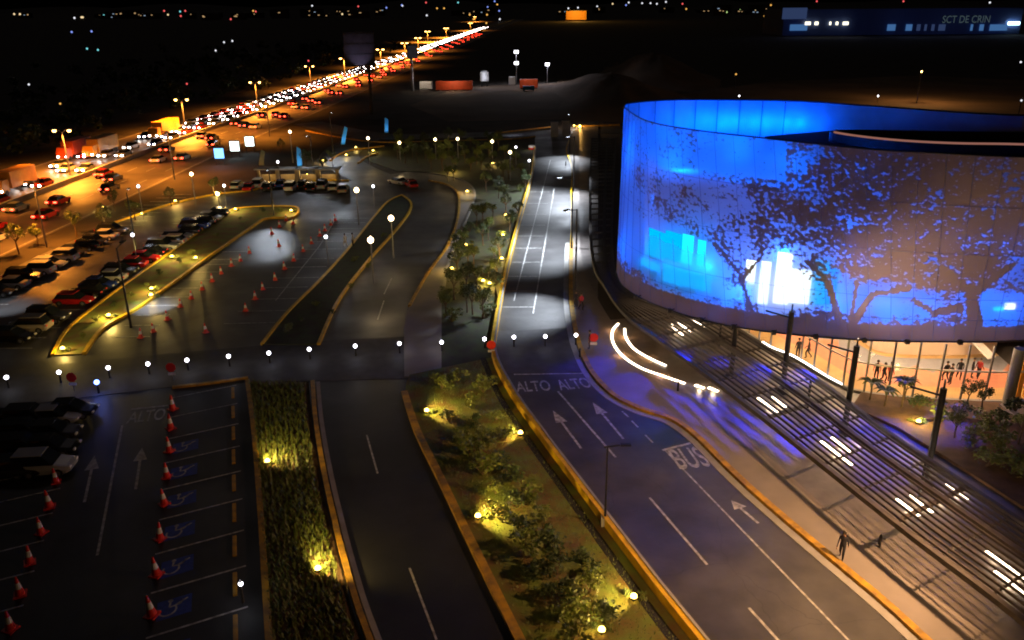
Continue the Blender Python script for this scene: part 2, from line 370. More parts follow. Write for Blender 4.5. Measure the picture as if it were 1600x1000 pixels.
for i, (a, b, mid) in enumerate(stall_mid[:8]):
    if i < 1: continue
    q = MB(); c = mid+dl*1.15; z = .027
    def pt(u, v): p = c+dl*u+dn*v; return (p.x, p.y)
    q.sheet([pt(-.75, -.75), pt(.95, -.75), pt(.95, .75), pt(-.75, .75)], z, M['blue_paint'])
    ring = [Vector((*pt(-.22+.42*math.cos(t), -.1+.42*math.sin(t)), 0)) for t in np.linspace(R(150), R(400), 18)]
    ribbon(q, ring, .1, z, z+.005, M['white_paint'])
    for pa, pb_ in (((-.15, .1), (.35, .15)), ((.35, .15), (.55, .45)), ((-.15, .1), (-.1, .5)), ((.1, .12), (.75, .5))):
        ribbon(q, [Vector((*pt(*pa), 0)), Vector((*pt(*pb_), 0))], .1, z+.002, z+.008, M['white_paint'])
    q.sheet([pt(-.1+.13*math.cos(t), .6+.13*math.sin(t)) for t in np.linspace(0, 5.8, 10)], z+.006, M['white_paint'])
    struct('wheelchair_marking', q)
# upper lot stall lines
ul = MB()
CU = [(524, 342), (517, 349), (508, 358), (500, 366), (487, 378), (474, 390), (459, 405), (445, 418), (430, 435), (411, 450)]
CV = [(390, 393), (376, 405), (362, 413), (346, 425), (332, 437), (316, 450), (299, 464), (282, 477)]
for x, y in CU+[(392, 468), (372, 487), (350, 506)]:
    p = at(x, y); ribbon(ul, [p, p+Vector((4.9, .2, 0))], .13, .016, .026, M['white_paint'])
for x, y in CV+[(266, 492), (250, 508), (234, 526)]:
    p = at(x, y); ribbon(ul, [p, p+Vector((-3.4, -.1, 0))], .13, .016, .026, M['white_paint'])
ribbon(ul, [at(395, 470), at(470, 385), at(500, 340)], .12, .016, .026, M['white_paint'], -2.4)
y = 70
while y < 125:
    ribbon(ul, [Vector((-48.4, y, 0)), Vector((-43.7, y, 0))], .12, .016, .026, M['white_paint'])
    ribbon(ul, [Vector((-57.4, y+12, 0)), Vector((-52.6, y+12, 0))], .12, .016, .026, M['white_paint']); y += 2.55
struct('lot_marking', ul)
for i in range(NS+2):
    p = B0+(B1-B0).normalized()*(3.53*(i-2)+1.7)
    if p.y > at(383, 606).y: break
    s_ = MB(); s_.box((0, 0, .06), (.22, 1.9, .12)); o = s_.build('wheel_stop', M['yellow'], None, (p.x-.9, p.y, .02)); o.rotation_euler[2] = math.atan2(-(B1-B0).x, (B1-B0).y)
    tag(o, f'{ORD[i]} yellow wheel stop from the front beside the hedge bed kerb', 'wheel stop', 'yellow wheel stops of the front parking bays')

# ------------------------------------------------------------------ the blue hall
BOT = [(963, 425), (975, 448), (1020, 474), (1100, 500), (1200, 518), (1350, 531), (1500, 534), (1600, 532)]
TOPF = [(975, 168), (1010, 189), (1080, 203), (1200, 217), (1350, 233), (1480, 241), (1600, 246)]
TOPB = [(985, 161), (1050, 156), (1150, 156), (1250, 158), (1357, 165), (1600, 180)]
ZB, ZT, ZR = 5., 19.4, 17.3
fb = [at(*p, ZB) for p in BOT]; ft = [at(*p, ZT) for p in TOPF]; bt = [at(*p, ZT) for p in TOPB]
def resample(pts, n, z):
    d = [0]
    for a, b in zip(pts, pts[1:]): d.append(d[-1]+(b-a).length)
    out = []
    for k in range(n):
        s_ = d[-1]*k/(n-1); i = max(0, min(len(d)-2, next((j for j in range(len(d)-1) if d[j+1] >= s_), len(d)-2)))
        t = (s_-d[i])/(d[i+1]-d[i]); p = pts[i].lerp(pts[i+1], t); out.append(Vector((p.x, p.y, z)))
    return out
NF = 161
east = [Vector((46, 58.5, 0)), Vector((58, 66, 0)), Vector((64, 80, 0))]
front_b = resample(spl([fb[0]]+fb[1:]+east[0:2], 10), NF, ZB)
front_t = resample(spl([ft[0]]+ft[1:]+[Vector((42, 52.5, 0)), Vector((57, 63, 0))], 10), NF, ZT)
# the other half: the tall back of the screen, bulging away from the camera
back_t = resample(spl([ft[0]]+bt+[Vector((58, 78, 0)), Vector((60, 70, 0)), front_t[-1]], 10), NF, ZT)
back_b = [Vector((p.x*.97+front_b[0].x*.03, p.y-2.2, ZB)) for p in back_t]; back_b[0] = front_b[0].copy(); back_b[-1] = front_b[-1].copy()

def facade_mat():
    m = bpy.data.materials.new('printed_perforated_screen'); m.use_nodes = True; nt = m.node_tree; nt.nodes.clear(); N = nt.nodes.new; Lk = nt.links.new
    at_ = N('ShaderNodeAttribute'); at_.attribute_name = 'open'
    uv = N('ShaderNodeUVMap'); mp = N('ShaderNodeMapping'); mp.inputs['Scale'].default_value = (140, 50, 1); Lk(uv.outputs[0], mp.inputs[0])
    no = N('ShaderNodeTexNoise'); no.inputs['Scale'].default_value = 1; no.inputs['Detail'].default_value = 2.5; Lk(mp.outputs[0], no.inputs['Vector'])
    a = N('ShaderNodeMath'); a.operation = 'MULTIPLY_ADD'; Lk(no.outputs[0], a.inputs[0]); a.inputs[1].default_value = 4.2; a.inputs[2].default_value = -2.1
    no2 = N('ShaderNodeTexNoise'); no2.inputs['Scale'].default_value = .2; no2.inputs['Detail'].default_value = 2; Lk(mp.outputs[0], no2.inputs['Vector'])
    a2 = N('ShaderNodeMath'); a2.operation = 'MULTIPLY_ADD'; Lk(no2.outputs[0], a2.inputs[0]); a2.inputs[1].default_value = 2.6; a2.inputs[2].default_value = -1.3
    a3 = N('ShaderNodeMath'); a3.operation = 'ADD'; Lk(a.outputs[0], a3.inputs[0]); Lk(a2.outputs[0], a3.inputs[1])
    b = N('ShaderNodeMath'); b.operation = 'ADD'; Lk(a3.outputs[0], b.inputs[0]); Lk(at_.outputs['Fac'], b.inputs[1])
    s_ = N('ShaderNodeMapRange'); s_.interpolation_type = 'SMOOTHSTEP'; s_.inputs[1].default_value = .25; s_.inputs[2].default_value = .85; Lk(b.outputs[0], s_.inputs[0])
    pr = N('ShaderNodeBsdfDiffuse'); pr.inputs[0].default_value = (.34, .25, .19, 1)
    prt = N('ShaderNodeBsdfTranslucent'); prt.inputs[0].default_value = (.20, .14, .10, 1)
    mx0 = N('ShaderNodeMixShader'); mx0.inputs[0].default_value = .22; Lk(pr.outputs[0], mx0.inputs[1]); Lk(prt.outputs[0], mx0.inputs[2])
    tl = N('ShaderNodeBsdfTranslucent'); tl.inputs[0].default_value = (.85, .85, .85, 1)
    tp = N('ShaderNodeBsdfTransparent'); df = N('ShaderNodeBsdfDiffuse'); df.inputs[0].default_value = (.45, .45, .45, 1)
    m1 = N('ShaderNodeMixShader'); m1.inputs[0].default_value = .42; Lk(tl.outputs[0], m1.inputs[1]); Lk(tp.outputs[0], m1.inputs[2])
    m2 = N('ShaderNodeMixShader'); m2.inputs[0].default_value = .06; Lk(m1.outputs[0], m2.inputs[1]); Lk(df.outputs[0], m2.inputs[2])
    m3 = N('ShaderNodeMixShader'); Lk(s_.outputs[0], m3.inputs[0]); Lk(mx0.outputs[0], m3.inputs[1]); Lk(m2.outputs[0], m3.inputs[2])
    o = N('ShaderNodeOutputMaterial'); Lk(m3.outputs[0], o.inputs[0]); return m
M['screen'] = facade_mat()
M['screen_plain'] = mat('screen_inner_sheet', (.62, .62, .62), .7, var=.12, scale=.8)
M['core_wall'] = mat('core_wall_render', (.55, .55, .56), .7, var=.15, scale=.5)
M['roof_dark'] = mat('roof_membrane', (.03, .03, .035), .8, var=.3, scale=.5)

def artwork(u, v):
    """how open the print is, 0 solid .. 1+ clear; u along the screen as the photo shows it 0..1, v up 0..1. Tree print."""
    o = .62
    if u < .45: o = .98-.22*math.sin(v*11+u*14)-.12*(v > .3)*(u > .1)
    # open plain sheets at the top, between the two crowns
    if .2 < u < .5 and v > .80: o = 1.6-abs(u-.35)*2.4
    # solid crown
    def blob(cu, cv, ru, rv): return max(0., 1-math.hypot((u-cu)/ru, (v-cv)/rv))
    o -= .55*min(1, 2.2*blob(.40, .58, .13, .28))
    if u > .42 and v > .30: o = min(o, .62-(u-.42)*3.2) if u < .58 else -.02
    if u > .5 and v > .3: o += .10*math.sin(u*37)*math.sin(v*23)-.02
    o += 1.5*min(1, 2*blob(.14, .28, .14, .22)); o += 1.6*min(1, 2*blob(.40, .26, .085, .20)); o += 1.0*min(1, 2*blob(.60, .22, .12, .17))
    o += .7*min(1, 2*blob(.93, .18, .10, .22)); o += .8*min(1, 2*blob(.72, .20, .10, .14)); o += .5*min(1, 2*blob(.02, .45, .04, .5))
    o += .8*min(1, 2*blob(.98, .42, .06, .12)) + .4*min(1, 2*blob(.98, .90, .06, .12))
    # trunks and boughs
    def seg(x0, y0, x1, y1, w):
        t = max(0, min(1, ((u-x0)*(x1-x0)+(v-y0)*(y1-y0))/((x1-x0)**2+(y1-y0)**2)))
        return math.hypot((u-x0-t*(x1-x0))*2.3, v-y0-t*(y1-y0)) < w*(1-.3*t)
    for sg in ((.885, .02, .87, .30, .045), (.87, .30, .80, .42, .03), (.87, .28, .97, .45, .028), (.84, .20, .78, .17, .03), (.78, .17, .73, .24, .022),
               (.555, .04, .52, .30, .022), (.565, .04, .63, .26, .024), (.63, .26, .72, .30, .018), (.52, .30, .47, .40, .014), (.575, .1, .59, .3, .012),
               (.33, .12, .30, .30, .012), (.30, .30, .24, .42, .01), (.31, .26, .36, .4, .01)):
        if seg(*sg): o = -.9
    if v < .09: o = -.9+.5*blob(.42, .05, .05, .1)
    elif v < .15: o -= .55
    return o
NV = 73
vs, fs, op, uvs = [], [], [], []
NQ = 481
fbq, ftq = resample(front_b, NQ, ZB), resample(front_t, NQ, ZT)
def px_of(p):
    dz = p.z-CAMH; dep = p.y*math.cos(PITCH)-dz*math.sin(PITCH); return 800+F*p.x/dep
for i in range(NQ):
    for j in range(NV):
        t = j/(NV-1); p = fbq[i].lerp(ftq[i], t); vs.append(p); u = (px_of(p)-963)/637
        op.append(artwork(u, t)); uvs.append((i/(NQ-1)*1.35, t))
for i in range(NQ-1):
    for j in range(NV-1): fs.append((i*NV+j, (i+1)*NV+j, (i+1)*NV+j+1, i*NV+j+1))
hall = empty('exhibition_hall', (30, 78, 0), 'round hall wrapped in a blue-lit perforated screen printed with trees', 'hall')
HL = Vector((30, 78, 0))
def hpart(mb, name, m=None, parent=None, smooth=False):
    o = mb.build(name, m, parent or hall, -HL if parent is None else (0, 0, 0), smooth); return o
me = bpy.data.meshes.new('screen'); me.from_pydata([tuple(v-HL) for v in vs], [], fs); me.materials.append(M['screen'])
a_ = me.attributes.new('open', 'FLOAT', 'POINT'); a_.data.foreach_set('value', op)
uvl = me.uv_layers.new(name='UVMap'); lv = [0]*len(me.loops); me.loops.foreach_get('vertex_index', lv)
uvl.data.foreach_set('uv', [c for k in lv for c in uvs[k]]); me.polygons.foreach_set('use_smooth', [True]*len(me.polygons))
scr = bpy.data.objects.new('printed_screen', me); COL.objects.link(scr); scr.parent = hall
tag(scr, 'blue backlit perforated screen printed with tree shapes')
# seams
def ringat(t, pb_=None, pt_=None, off=0.):
    pb_ = pb_ or front_b; pt_ = pt_ or front_t
    return [a.lerp(b, t) for a, b in zip(pb_, pt_)]
cen = Vector((38, 82, 0))
for k in range(4, NF-1, 4):
    mb = MB(); a, b = front_b[k], front_t[k]; n_ = (cen-a); n_.z = 0; n_.normalize()
    mb.tube([a-n_*.06, b-n_*.06], .018, None, 5); hpart(mb, 'screen_post', M['grey_metal'])
for t in (.0, .13, .25, .5, .75, 1.0):
    mb = MB(); mb.tube([p-(cen-p).normalized()*.08 for p in ringat(t)], (.06 if t in (0, 1) else .015), None, 5); hpart(mb, 'screen_rail', M['steel' if t in (0, 1) else 'grey_metal'])
# back half: outer skin, seen from inside above the roof
mb = MB(); n = NF; nb = 14
vs = [a.lerp(b, j/(nb-1)) for a, b in zip(back_b, back_t) for j in range(nb)]
mb.add(vs, [(i*nb+j, (i+1)*nb+j, (i+1)*nb+j+1, i*nb+j+1) for i in range(n-1) for j in range(nb-1)])
hpart(mb, 'back_screen', M['screen_plain'], smooth=True)
for k in range(6, NF, 5):
    mb = MB(); n_ = (cen-back_b[k]); n_.z = 0; n_.normalize(); mb.tube([back_b[k]+n_*.3, back_t[k]+n_*.3], .04, None, 5); hpart(mb, 'screen_post', M['grey_metal'])
mb = MB(); mb.tube([p.copy() for p in back_t], .08, None, 5); hpart(mb, 'screen_rail', M['steel'])
# core: wall set in from the screen
def inset(p, d): q = p.copy(); v = cen-q; v.z = 0; v.normalize(); return q+v*d
allp = front_b+list(reversed(back_b))[1:-1]
core = [inset(p, 2.6 if i < NF else 3.0) for i, p in enumerate(allp)]
nn = len(core)
mb = MB()
vs = [Vector((p.x, p.y, z)) for p in core for z in (4.9, ZR-1.5)]
mb.add(vs, [(i*2, ((i+1) % nn)*2, ((i+1) % nn)*2+1, i*2+1) for i in range(nn)])
hpart(mb, 'core_wall', M['core_wall'])
mb = MB(); mb.sheet(core, ZR-1.5); hpart(mb, 'lower_roof', M['core_wall'])
mb = MB(); mb.sheet([inset(p, .25) for p in allp], 4.85, None); hpart(mb, 'soffit', M['core_wall'])
# upper roof: dark disc reaching in from the east, tip seen at the middle of the rim
rt = [at(1195, 213, ZR), at(1260, 221, ZR), at(1400, 236, ZR), at(1560, 244, ZR), Vector((52, 62, 0)), Vector((58, 72, 0)), Vector((54, 82, 0)), at(1600, 203, ZR), at(1450, 204, ZR), at(1330, 203, ZR), at(1250, 208, ZR), at(1195, 213, ZR)]
rp = spl(rt, 6)[:-1]; mb = MB(); mb.sheet(rp, ZR, None, 1.4); hpart(mb, 'upper_roof', M['roof_dark'])
M['e_para'] = emis('parapet_cove', (1, .42, .32), .28, True)
pp = spl([at(1600, 212, ZR+.5), at(1450, 210, ZR+.5), at(1330, 208, ZR+.5), at(1298, 211, ZR+.5), at(1330, 218, ZR+.5), at(1400, 226, ZR+.5), at(1490, 231, ZR+.5), at(1600, 233, ZR+.5), Vector((48, 64, 0))], 6)
mb = MB(); ribbon(mb, pp, .25, ZR+.02, ZR+.8, None); mb.mats = []; hpart(mb, 'roof_parapet', M['steel'])
mb = MB(); ribbon(mb, pp[20:], .12, ZR+.803, ZR+.95, None); mb.mats = []; hpart(mb, 'parapet_light', M['e_para'])
# near-black sheet for the unlit wall beyond the court, shade put in its colour
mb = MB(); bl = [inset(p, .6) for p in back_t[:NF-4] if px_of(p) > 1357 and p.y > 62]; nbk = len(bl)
M['unlit_wall'] = mat('unlit_back_sheet', (.012, .014, .03), .7, var=.3, scale=.8)
mb.add([Vector((p.x, p.y, z)) for p in bl for z in (ZR-1.4, ZT-.1)], [(i*2, i*2+2, i*2+3, i*2+1) for i in range(nbk-1)]); hpart(mb, 'unlit_back_sheet', M['unlit_wall'])
# lit windows, plus cyan panes added as hot spots, close behind the screen
M['e_win'] = emis('bright_window', (.80, .95, 1), 2.1); M['e_cyan'] = emis('cyan_glow_pane', (.0, .36, 1), 1.5); M['e_cyan2'] = emis('pale_cyan_glow_pane', (.01, .62, 1), 1.7); M['e_azure'] = emis('azure_glow_pane', (.0, .18, 1), 2)
def window(x0, x1, y0, y1, m, depth=1.6):
    """glowing panes hung between screen and core"""
    zt_ = [None]*2
    pa = inset_px(x0, depth); pb_ = inset_px(x1, depth)
    za, zb_ = zsolve(pa, y1), zsolve(pa, y0)
    return pa, pb_, za, zb_
def front_at(px):
    best = min(range(NF), key=lambda k: abs(px_of(front_b[k].lerp(front_t[k], .25))-px)); return front_b[best].lerp(front_t[best], .25)
def zsolve(p, py):
    lo, hi = 0., 25.
    for _ in range(30):
        z = (lo+hi)/2; dz = z-CAMH; dep = p.y*math.cos(PITCH)-dz*math.sin(PITCH); v = CY-F*(p.y*math.sin(PITCH)+dz*math.cos(PITCH))/dep
        if v > py: lo = z
        else: hi = z
    return z
for x0, x1, y0, y1, mm in ((1183, 1203, 412, 478, 'e_win'), (1205, 1232, 398, 478, 'e_win'), (1234, 1262, 425, 478, 'e_win'), (1163, 1174, 410, 446, 'e_win'), (1010, 1034, 362, 405, 'e_cyan'), (1036, 1059, 366, 410, 'e_cyan'), (1061, 1080, 370, 416, 'e_cyan2'), (1082, 1098, 378, 420, 'e_cyan2'), (1000, 1030, 412, 424, 'e_cyan'), (1034, 1066, 418, 446, 'e_cyan'), (1069, 1110, 430, 456, 'e_cyan'), (1266, 1290, 412, 480, 'e_cyan'), (1292, 1304, 420, 480, 'e_azure'), (1575, 1592, 480, 490, 'e_win'), (1560, 1574, 486, 492, 'e_cyan2')):
    pa, pb_ = inset(front_at(x0), .28), inset(front_at(x1), .28); pa2 = inset(front_at((x0+x1)/2), .28)
    z0, z1 = zsolve(pa2, y1), zsolve(pa2, y0)
    mb = MB(); mb.add([(pa.x, pa.y, z0), (pb_.x, pb_.y, z0), (pb_.x, pb_.y, z1), (pa.x, pa.y, z1)], [(0, 1, 2, 3)]); hpart(mb, 'lit_pane', M[mm])
# lights in the gap behind the screen
BLUE = (.0, .11, 1.)
GK = .62
def gap_light(px, t, power, col=BLUE, depth=1.4, r=.25):
    k = min(range(NF), key=lambda k: abs(px_of(front_b[k].lerp(front_t[k], t))-px)); p = inset(front_b[k].lerp(front_t[k], t), depth)
    lamp_light('gap_light', p-HL, power*GK*(1.9 if px < 1180 else .7), col, hall, r)
for px, t, pw in ((1000, .52, 600), (1060, .52, 800), (1185, .66, 600), (975, .2, 500), (985, .75, 700), (1030, .28, 1500), (1050, .8, 900), (1085, .25, 1600), (1120, .55, 900), (1140, .15, 900), (1150, .92, 900), (1210, .4, 1100), (1240, .9, 900), (1300, .18, 1500), (1330, .5, 700), (1390, .14, 1200), (1350, .9, 250), (1470, .12, 900), (1500, .6, 350), (1570, .2, 1400), (1590, .6, 500), (1420, .6, 300)):
    gap_light(px, t, pw)
for i in range(15):
    px = 1000+i*24; k = min((k for k in range(NF) if back_t[k].y > 60), key=lambda k: abs(px_of(back_t[k])-px)); p = inset(back_t[k], 4.2); p.z = ZR-1.5+1.5
    lamp_light('court_light', p-HL, 400, (0, .085, 1), hall, 1.0)
for px, z, pw in ((1400, 17, 12),): p = at(px, 206, z+.8); lamp_light('court_light', p-HL, pw, BLUE, hall, .3)

for px, pw in ((1000, 500), (1050, 500), (1100, 700), (1150, 900), (1210, 1100), (1280, 1300), (1350, 1600), (1420, 1300), (1500, 1300)):
    k = min(range(NF), key=lambda k: abs(px_of(front_b[k])-px)); p = inset(front_b[k], -.5); n_ = (p-front_b[k]).normalized(); d = Vector((n_.x*.6-.4, n_.y*.6-.5, 0)).normalized()
    fl = empty('rim_fixture', p-HL); fl.parent = hall; mb = MB(); mb.box((0, 0, .15), (.3, .3, .3)); mb.tube([(0, 0, .1), (-n_.x*.6, -n_.y*.6, .2)], .04, None, 5); fx = mb.build('rim_flood', M['steel'], hall, p-HL); bpy.data.objects.remove(fl)
    q = p+d*random.uniform(4.5, 8); lamp_light('rim_light', (0, 0, -.15), pw*5.5, (.012, .022, 1), fx, .1, 40, (q.x-p.x, q.y-p.y, -5), .7)
# ground floor: glass wall, lit interior
GL = [(1100, 488), (1150, 512), (1200, 545), (1240, 562), (1300, 598), (1340, 615), (1400, 623), (1470, 628), (1560, 631), (1640, 628)]
glp = resample(spl(P2(GL), 8), 61, 0)
M['glass'] = bpy.data.materials.new('clear_glass'); M['glass'].use_nodes = True; nt = M['glass'].node_tree; nt.nodes.clear()
tp = nt.nodes.new('ShaderNodeBsdfTransparent'); gs = nt.nodes.new('ShaderNodeBsdfGlossy'); gs.inputs['Roughness'].default_value = .05; mx = nt.nodes.new('ShaderNodeMixShader'); mx.inputs[0].default_value = .08
ou = nt.nodes.new('ShaderNodeOutputMaterial'); nt.links.new(tp.outputs[0], mx.inputs[1]); nt.links.new(gs.outputs[0], mx.inputs[2]); nt.links.new(mx.outputs[0], ou.inputs[0]); tp.inputs[0].default_value = (.95, .93, .9, 1)
M['peach'] = mat('lobby_wall', (.72, .55, .42), .7, var=.12, scale=.6)
M['gold_floor'] = mat('lobby_floor', (.62, .40, .16), .35, var=.2, scale=.8)
M['salmon'] = mat('salmon_mosaic', (.66, .27, .17), .5, var=.1, scale=2); M['slate'] = mat('slate_mosaic', (.25, .26, .30), .5, var=.1, scale=2)
mb = MB(); mb.add([Vector((p.x, p.y, z)) for p in glp for z in (.1, 4.8)], [(i*2, i*2+2, i*2+3, i*2+1) for i in range(60)])
hpart(mb, 'glass_wall', M['glass'])
for k in range(0, 61, 3):
    p = glp[k]; mb = MB(); mb.box((p.x, p.y, 2.45), (.12, .12, 4.7)); hpart(mb, 'mullion', M['grey_metal'])
mb = MB(); ribbon(mb, glp, .1, 2.6, 2.72, None); mb.mats = []; hpart(mb, 'transom', M['white'])
mb = MB(); ribbon(mb, glp, .3, .12, .3, None); mb.mats = []; hpart(mb, 'sill', M['concrete'])
backw = [p+(Vector((44, 84, 0))-p).normalized()*9.5 for p in glp]
mb = MB(); mb.sheet([p for p in glp]+list(reversed(backw)), .1, None, .1); hpart(mb, 'lobby_floor', M['gold_floor'])
mb = MB(); nbw = len(backw)
mb.add([Vector((p.x, p.y, z)) for p in backw for z in (.1, 4.8)], [(i*2, i*2+2, i*2+3, i*2+1) for i in range(nbw-1)])
hpart(mb, 'lobby_wall', M['peach'])
mb = MB()   # zigzag mosaic band across the floor
for i in range(60):
    a, b = glp[i], glp[i+1]; ia, ib = backw[i], backw[i+1]
    ph = (i % 6)/6; ph2 = ((i % 6)+1)/6
    h1 = .58+.16*abs(2*ph-1); h2 = .58+.16*abs(2*ph2-1)
    q = lambda p, ip, t, z: (*(p.lerp(ip, t).xy), z)
    mb.add([q(a, ia, .28, .106), q(b, ib, .28, .106), q(b, ib, h2, .106), q(a, ia, h1, .106)], [(0, 1, 2, 3)], M['salmon'])
    mb.add([q(a, ia, h1, .106), q(b, ib, h2, .106), q(b, ib, .92, .106), q(a, ia, .92, .106)], [(0, 1, 2, 3)], M['slate'])
hpart(mb, 'mosaic_band')
M['e_led'] = emis('led_line', (1, .9, .8), 7, True)
mb = MB(); ribbon(mb, glp[16:34], .16, .305, .36, None); mb.mats = []; hpart(mb, 'sill_light', M['e_led'])
for k in (12, 20, 27, 34, 41, 48, 55):
    p = glp[k].lerp(backw[k], .5); lamp_light('lobby_light', (p.x-HL.x, p.y-HL.y, 4.3), 1050, (1, .66, .36), hall, .3)
# ramp, orange canopy and column at the east end of the lobby
p = at(1512, 568); mb = MB(); mb.box((p.x+.5, p.y+1.5, 2.1), (.9, 5.5, .15), None, rz=R(25), rx=R(28)); hpart(mb, 'white_ramp', M['white'])
p = at(1545, 590); mb = MB(); mb.box((p.x+1, p.y+3, 3.3), (5, 3, .5)); hpart(mb, 'orange_canopy', M['orange'])
p = at(1566, 632); mb = MB(); mb.tube([(p.x, p.y-.6, .1), (p.x, p.y-.6, 4.9)], .4, None, 14); hpart(mb, 'round_column', M['concrete'])
for i in range(5):
    p = at(1588+i*14, 622); mb = MB(); mb.box((p.x, p.y, 2.4), (.35, .35, 4.6)); hpart(mb, 'gold_column', M['amber'])
pv = at(1610, 645); mb = MB(); mb.box((pv.x+3, pv.y-.5, .25), (10, 2.5, .3)); hpart(mb, 'entrance_step', M['walk'])

# ------------------------------------------------------------------ plaza between walkway and hall, under the trellis
M['tile'] = mat('plaza_tile', (.16, .14, .13), .42, var=.35, scale=.9, bump=.08, rvar=.08)
mb = MB(); mb.sheet(list(reversed(sp(W1)))+P2([(935, 190)])+[Vector((p.x-1.6, p.y+.2, 0)) for p in front_b[:2]]+[Vector((p.x, p.y, 0)) for p in glp[::4]]+[Vector((60, 50, 0)), Vector((60, 20, 0))], .1, M['tile'], .1); struct('plaza', mb)
mb = MB(); mb.sheet(P2([(1330, 640), (1345, 618), (1400, 625), (1560, 634), (1760, 640), (1760, 900), (1600, 800), (1480, 722), (1400, 672)]), .3, M['soil'], .2); struct('planting_bed', mb)
# masts
mast0 = None
MASTS = [(1142, 590), (1222, 615), (1318, 680), (1445, 760)]
MP = [at(*q) for q in MASTS]
for i, q in enumerate(MP):
    t = empty('trellis_mast', q, f'tall dark steel mast over the trellis, {ORD[i]} from the hall corner', 'mast', 'steel masts of the trellis')
    mb = MB(); mb.tube([(0, 0, .1), (0, 0, 6.9)], .2, None, 10); mb.build('pole', M['steel'], t)
    mb = MB(); mb.tube([(0, 0, 6.4), (-1.9, .3, 6.9)], .07, None, 6); mb.tube([(0, 0, 6.9), (0, 0, 7.5)], .06, None, 6); mb.build('top_arm', M['steel'], t)
    mb = MB(); mb.lathe([(.5, 0), (.5, .12), (.25, .3), (.2, .3)], None, 12, (0, 0, .1)); mb.build('base', M['steel'], t)
# trellis: long rails following the driveway, crossed by thin bars
TZ = 2.9
tl_edge = [at(x, y, TZ) for x, y in [(925, 215), (922, 300), (926, 400), (950, 452), (978, 490), (1020, 522), (1080, 565), (1180, 640), (1300, 735), (1420, 830), (1560, 935), (1640, 1000), (1740, 1080)]]
tr_edge = [at(x, y, TZ) for x, y in [(962, 215), (958, 300), (957, 400), (978, 452), (1040, 470), (1110, 490), (1180, 530), (1290, 600), (1390, 675), (1480, 735), (1600, 815), (1700, 880), (1860, 980)]]
te, tr_ = resample(spl(tl_edge, 8), 97, TZ), resample(spl(tr_edge, 8), 97, TZ)
trel = empty('trellis', (20, 55, 0), 'long dark slatted trellis over the driveway beside the hall', 'trellis'); TL = Vector((20, 55, 0))
for k in range(15):
    mb = MB(); f = k/14; line_ = [a.lerp(b, f) for a, b in zip(te, tr_)]
    big = k in (0, 9, 14)
    ribbon(mb, line_, .3 if big else .09, TZ-(.3 if big else .14), TZ, None); mb.mats = []; o = mb.build('long_rail', M['trellis'], trel, -TL)
nb_ = 0
for k in range(0, 97, 2):
    mb = MB(); a, b = te[k], tr_[k]; ribbon(mb, [a, b], .22 if k % 8 == 0 else .07, TZ-.34, TZ-.16, None); mb.mats = []; mb.build('cross_bar', M['trellis'], trel, -TL)
for k in range(30, 97, 8):
    for e in (tr_,):
        mb = MB(); p = e[k]; mb.tube([(p.x, p.y, .1), (p.x, p.y, TZ-.3)], .1, None, 8); mb.build('post', M['steel'], trel, -TL)
# headlight trails of passing cars, modelled as glowing bars under the trellis
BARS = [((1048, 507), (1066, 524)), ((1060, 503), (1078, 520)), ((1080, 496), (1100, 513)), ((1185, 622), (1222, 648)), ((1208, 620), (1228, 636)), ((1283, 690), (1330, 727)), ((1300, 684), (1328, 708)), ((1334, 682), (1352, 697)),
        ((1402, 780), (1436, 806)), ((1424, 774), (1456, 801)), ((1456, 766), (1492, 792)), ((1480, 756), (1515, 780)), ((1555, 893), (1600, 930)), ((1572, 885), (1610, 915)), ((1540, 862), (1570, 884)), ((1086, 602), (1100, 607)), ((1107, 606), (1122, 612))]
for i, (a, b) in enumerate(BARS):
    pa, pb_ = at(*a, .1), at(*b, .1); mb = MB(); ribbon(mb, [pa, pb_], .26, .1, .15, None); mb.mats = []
    o = mb.build('trail_bar', M['e_trail']); tag(o, f'{ORD[i]} bright headlight trail bar from the hall corner, in the driveway under the trellis', 'headlight trail', 'headlight trails in the driveway under the trellis')
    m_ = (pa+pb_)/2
    lamp_light('trail_bar_glow', (m_.x, m_.y, .5), 45, (1, .72, .45), o, .1)
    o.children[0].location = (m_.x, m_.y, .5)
# headlight trails of a turning car, modelled as two curved glowing strips
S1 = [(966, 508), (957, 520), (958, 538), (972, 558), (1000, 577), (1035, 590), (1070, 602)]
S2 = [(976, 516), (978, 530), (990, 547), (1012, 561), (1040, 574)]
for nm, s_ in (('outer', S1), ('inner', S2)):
    mb = MB(); ribbon(mb, sp(s_, 8), .2, .14, .2, M['e_trail']); o = mb.build('headlight_trail')
    tag(o, ('longer outer' if nm == 'outer' else 'shorter inner')+' curved white headlight trail glowing on the walkway corner', 'light strip', 'curved headlight trails on the walkway')
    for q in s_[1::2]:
        p = at(*q); lamp_light('trail_glow', (p.x, p.y, .5), 45, (1, .5, .2), o, .1)

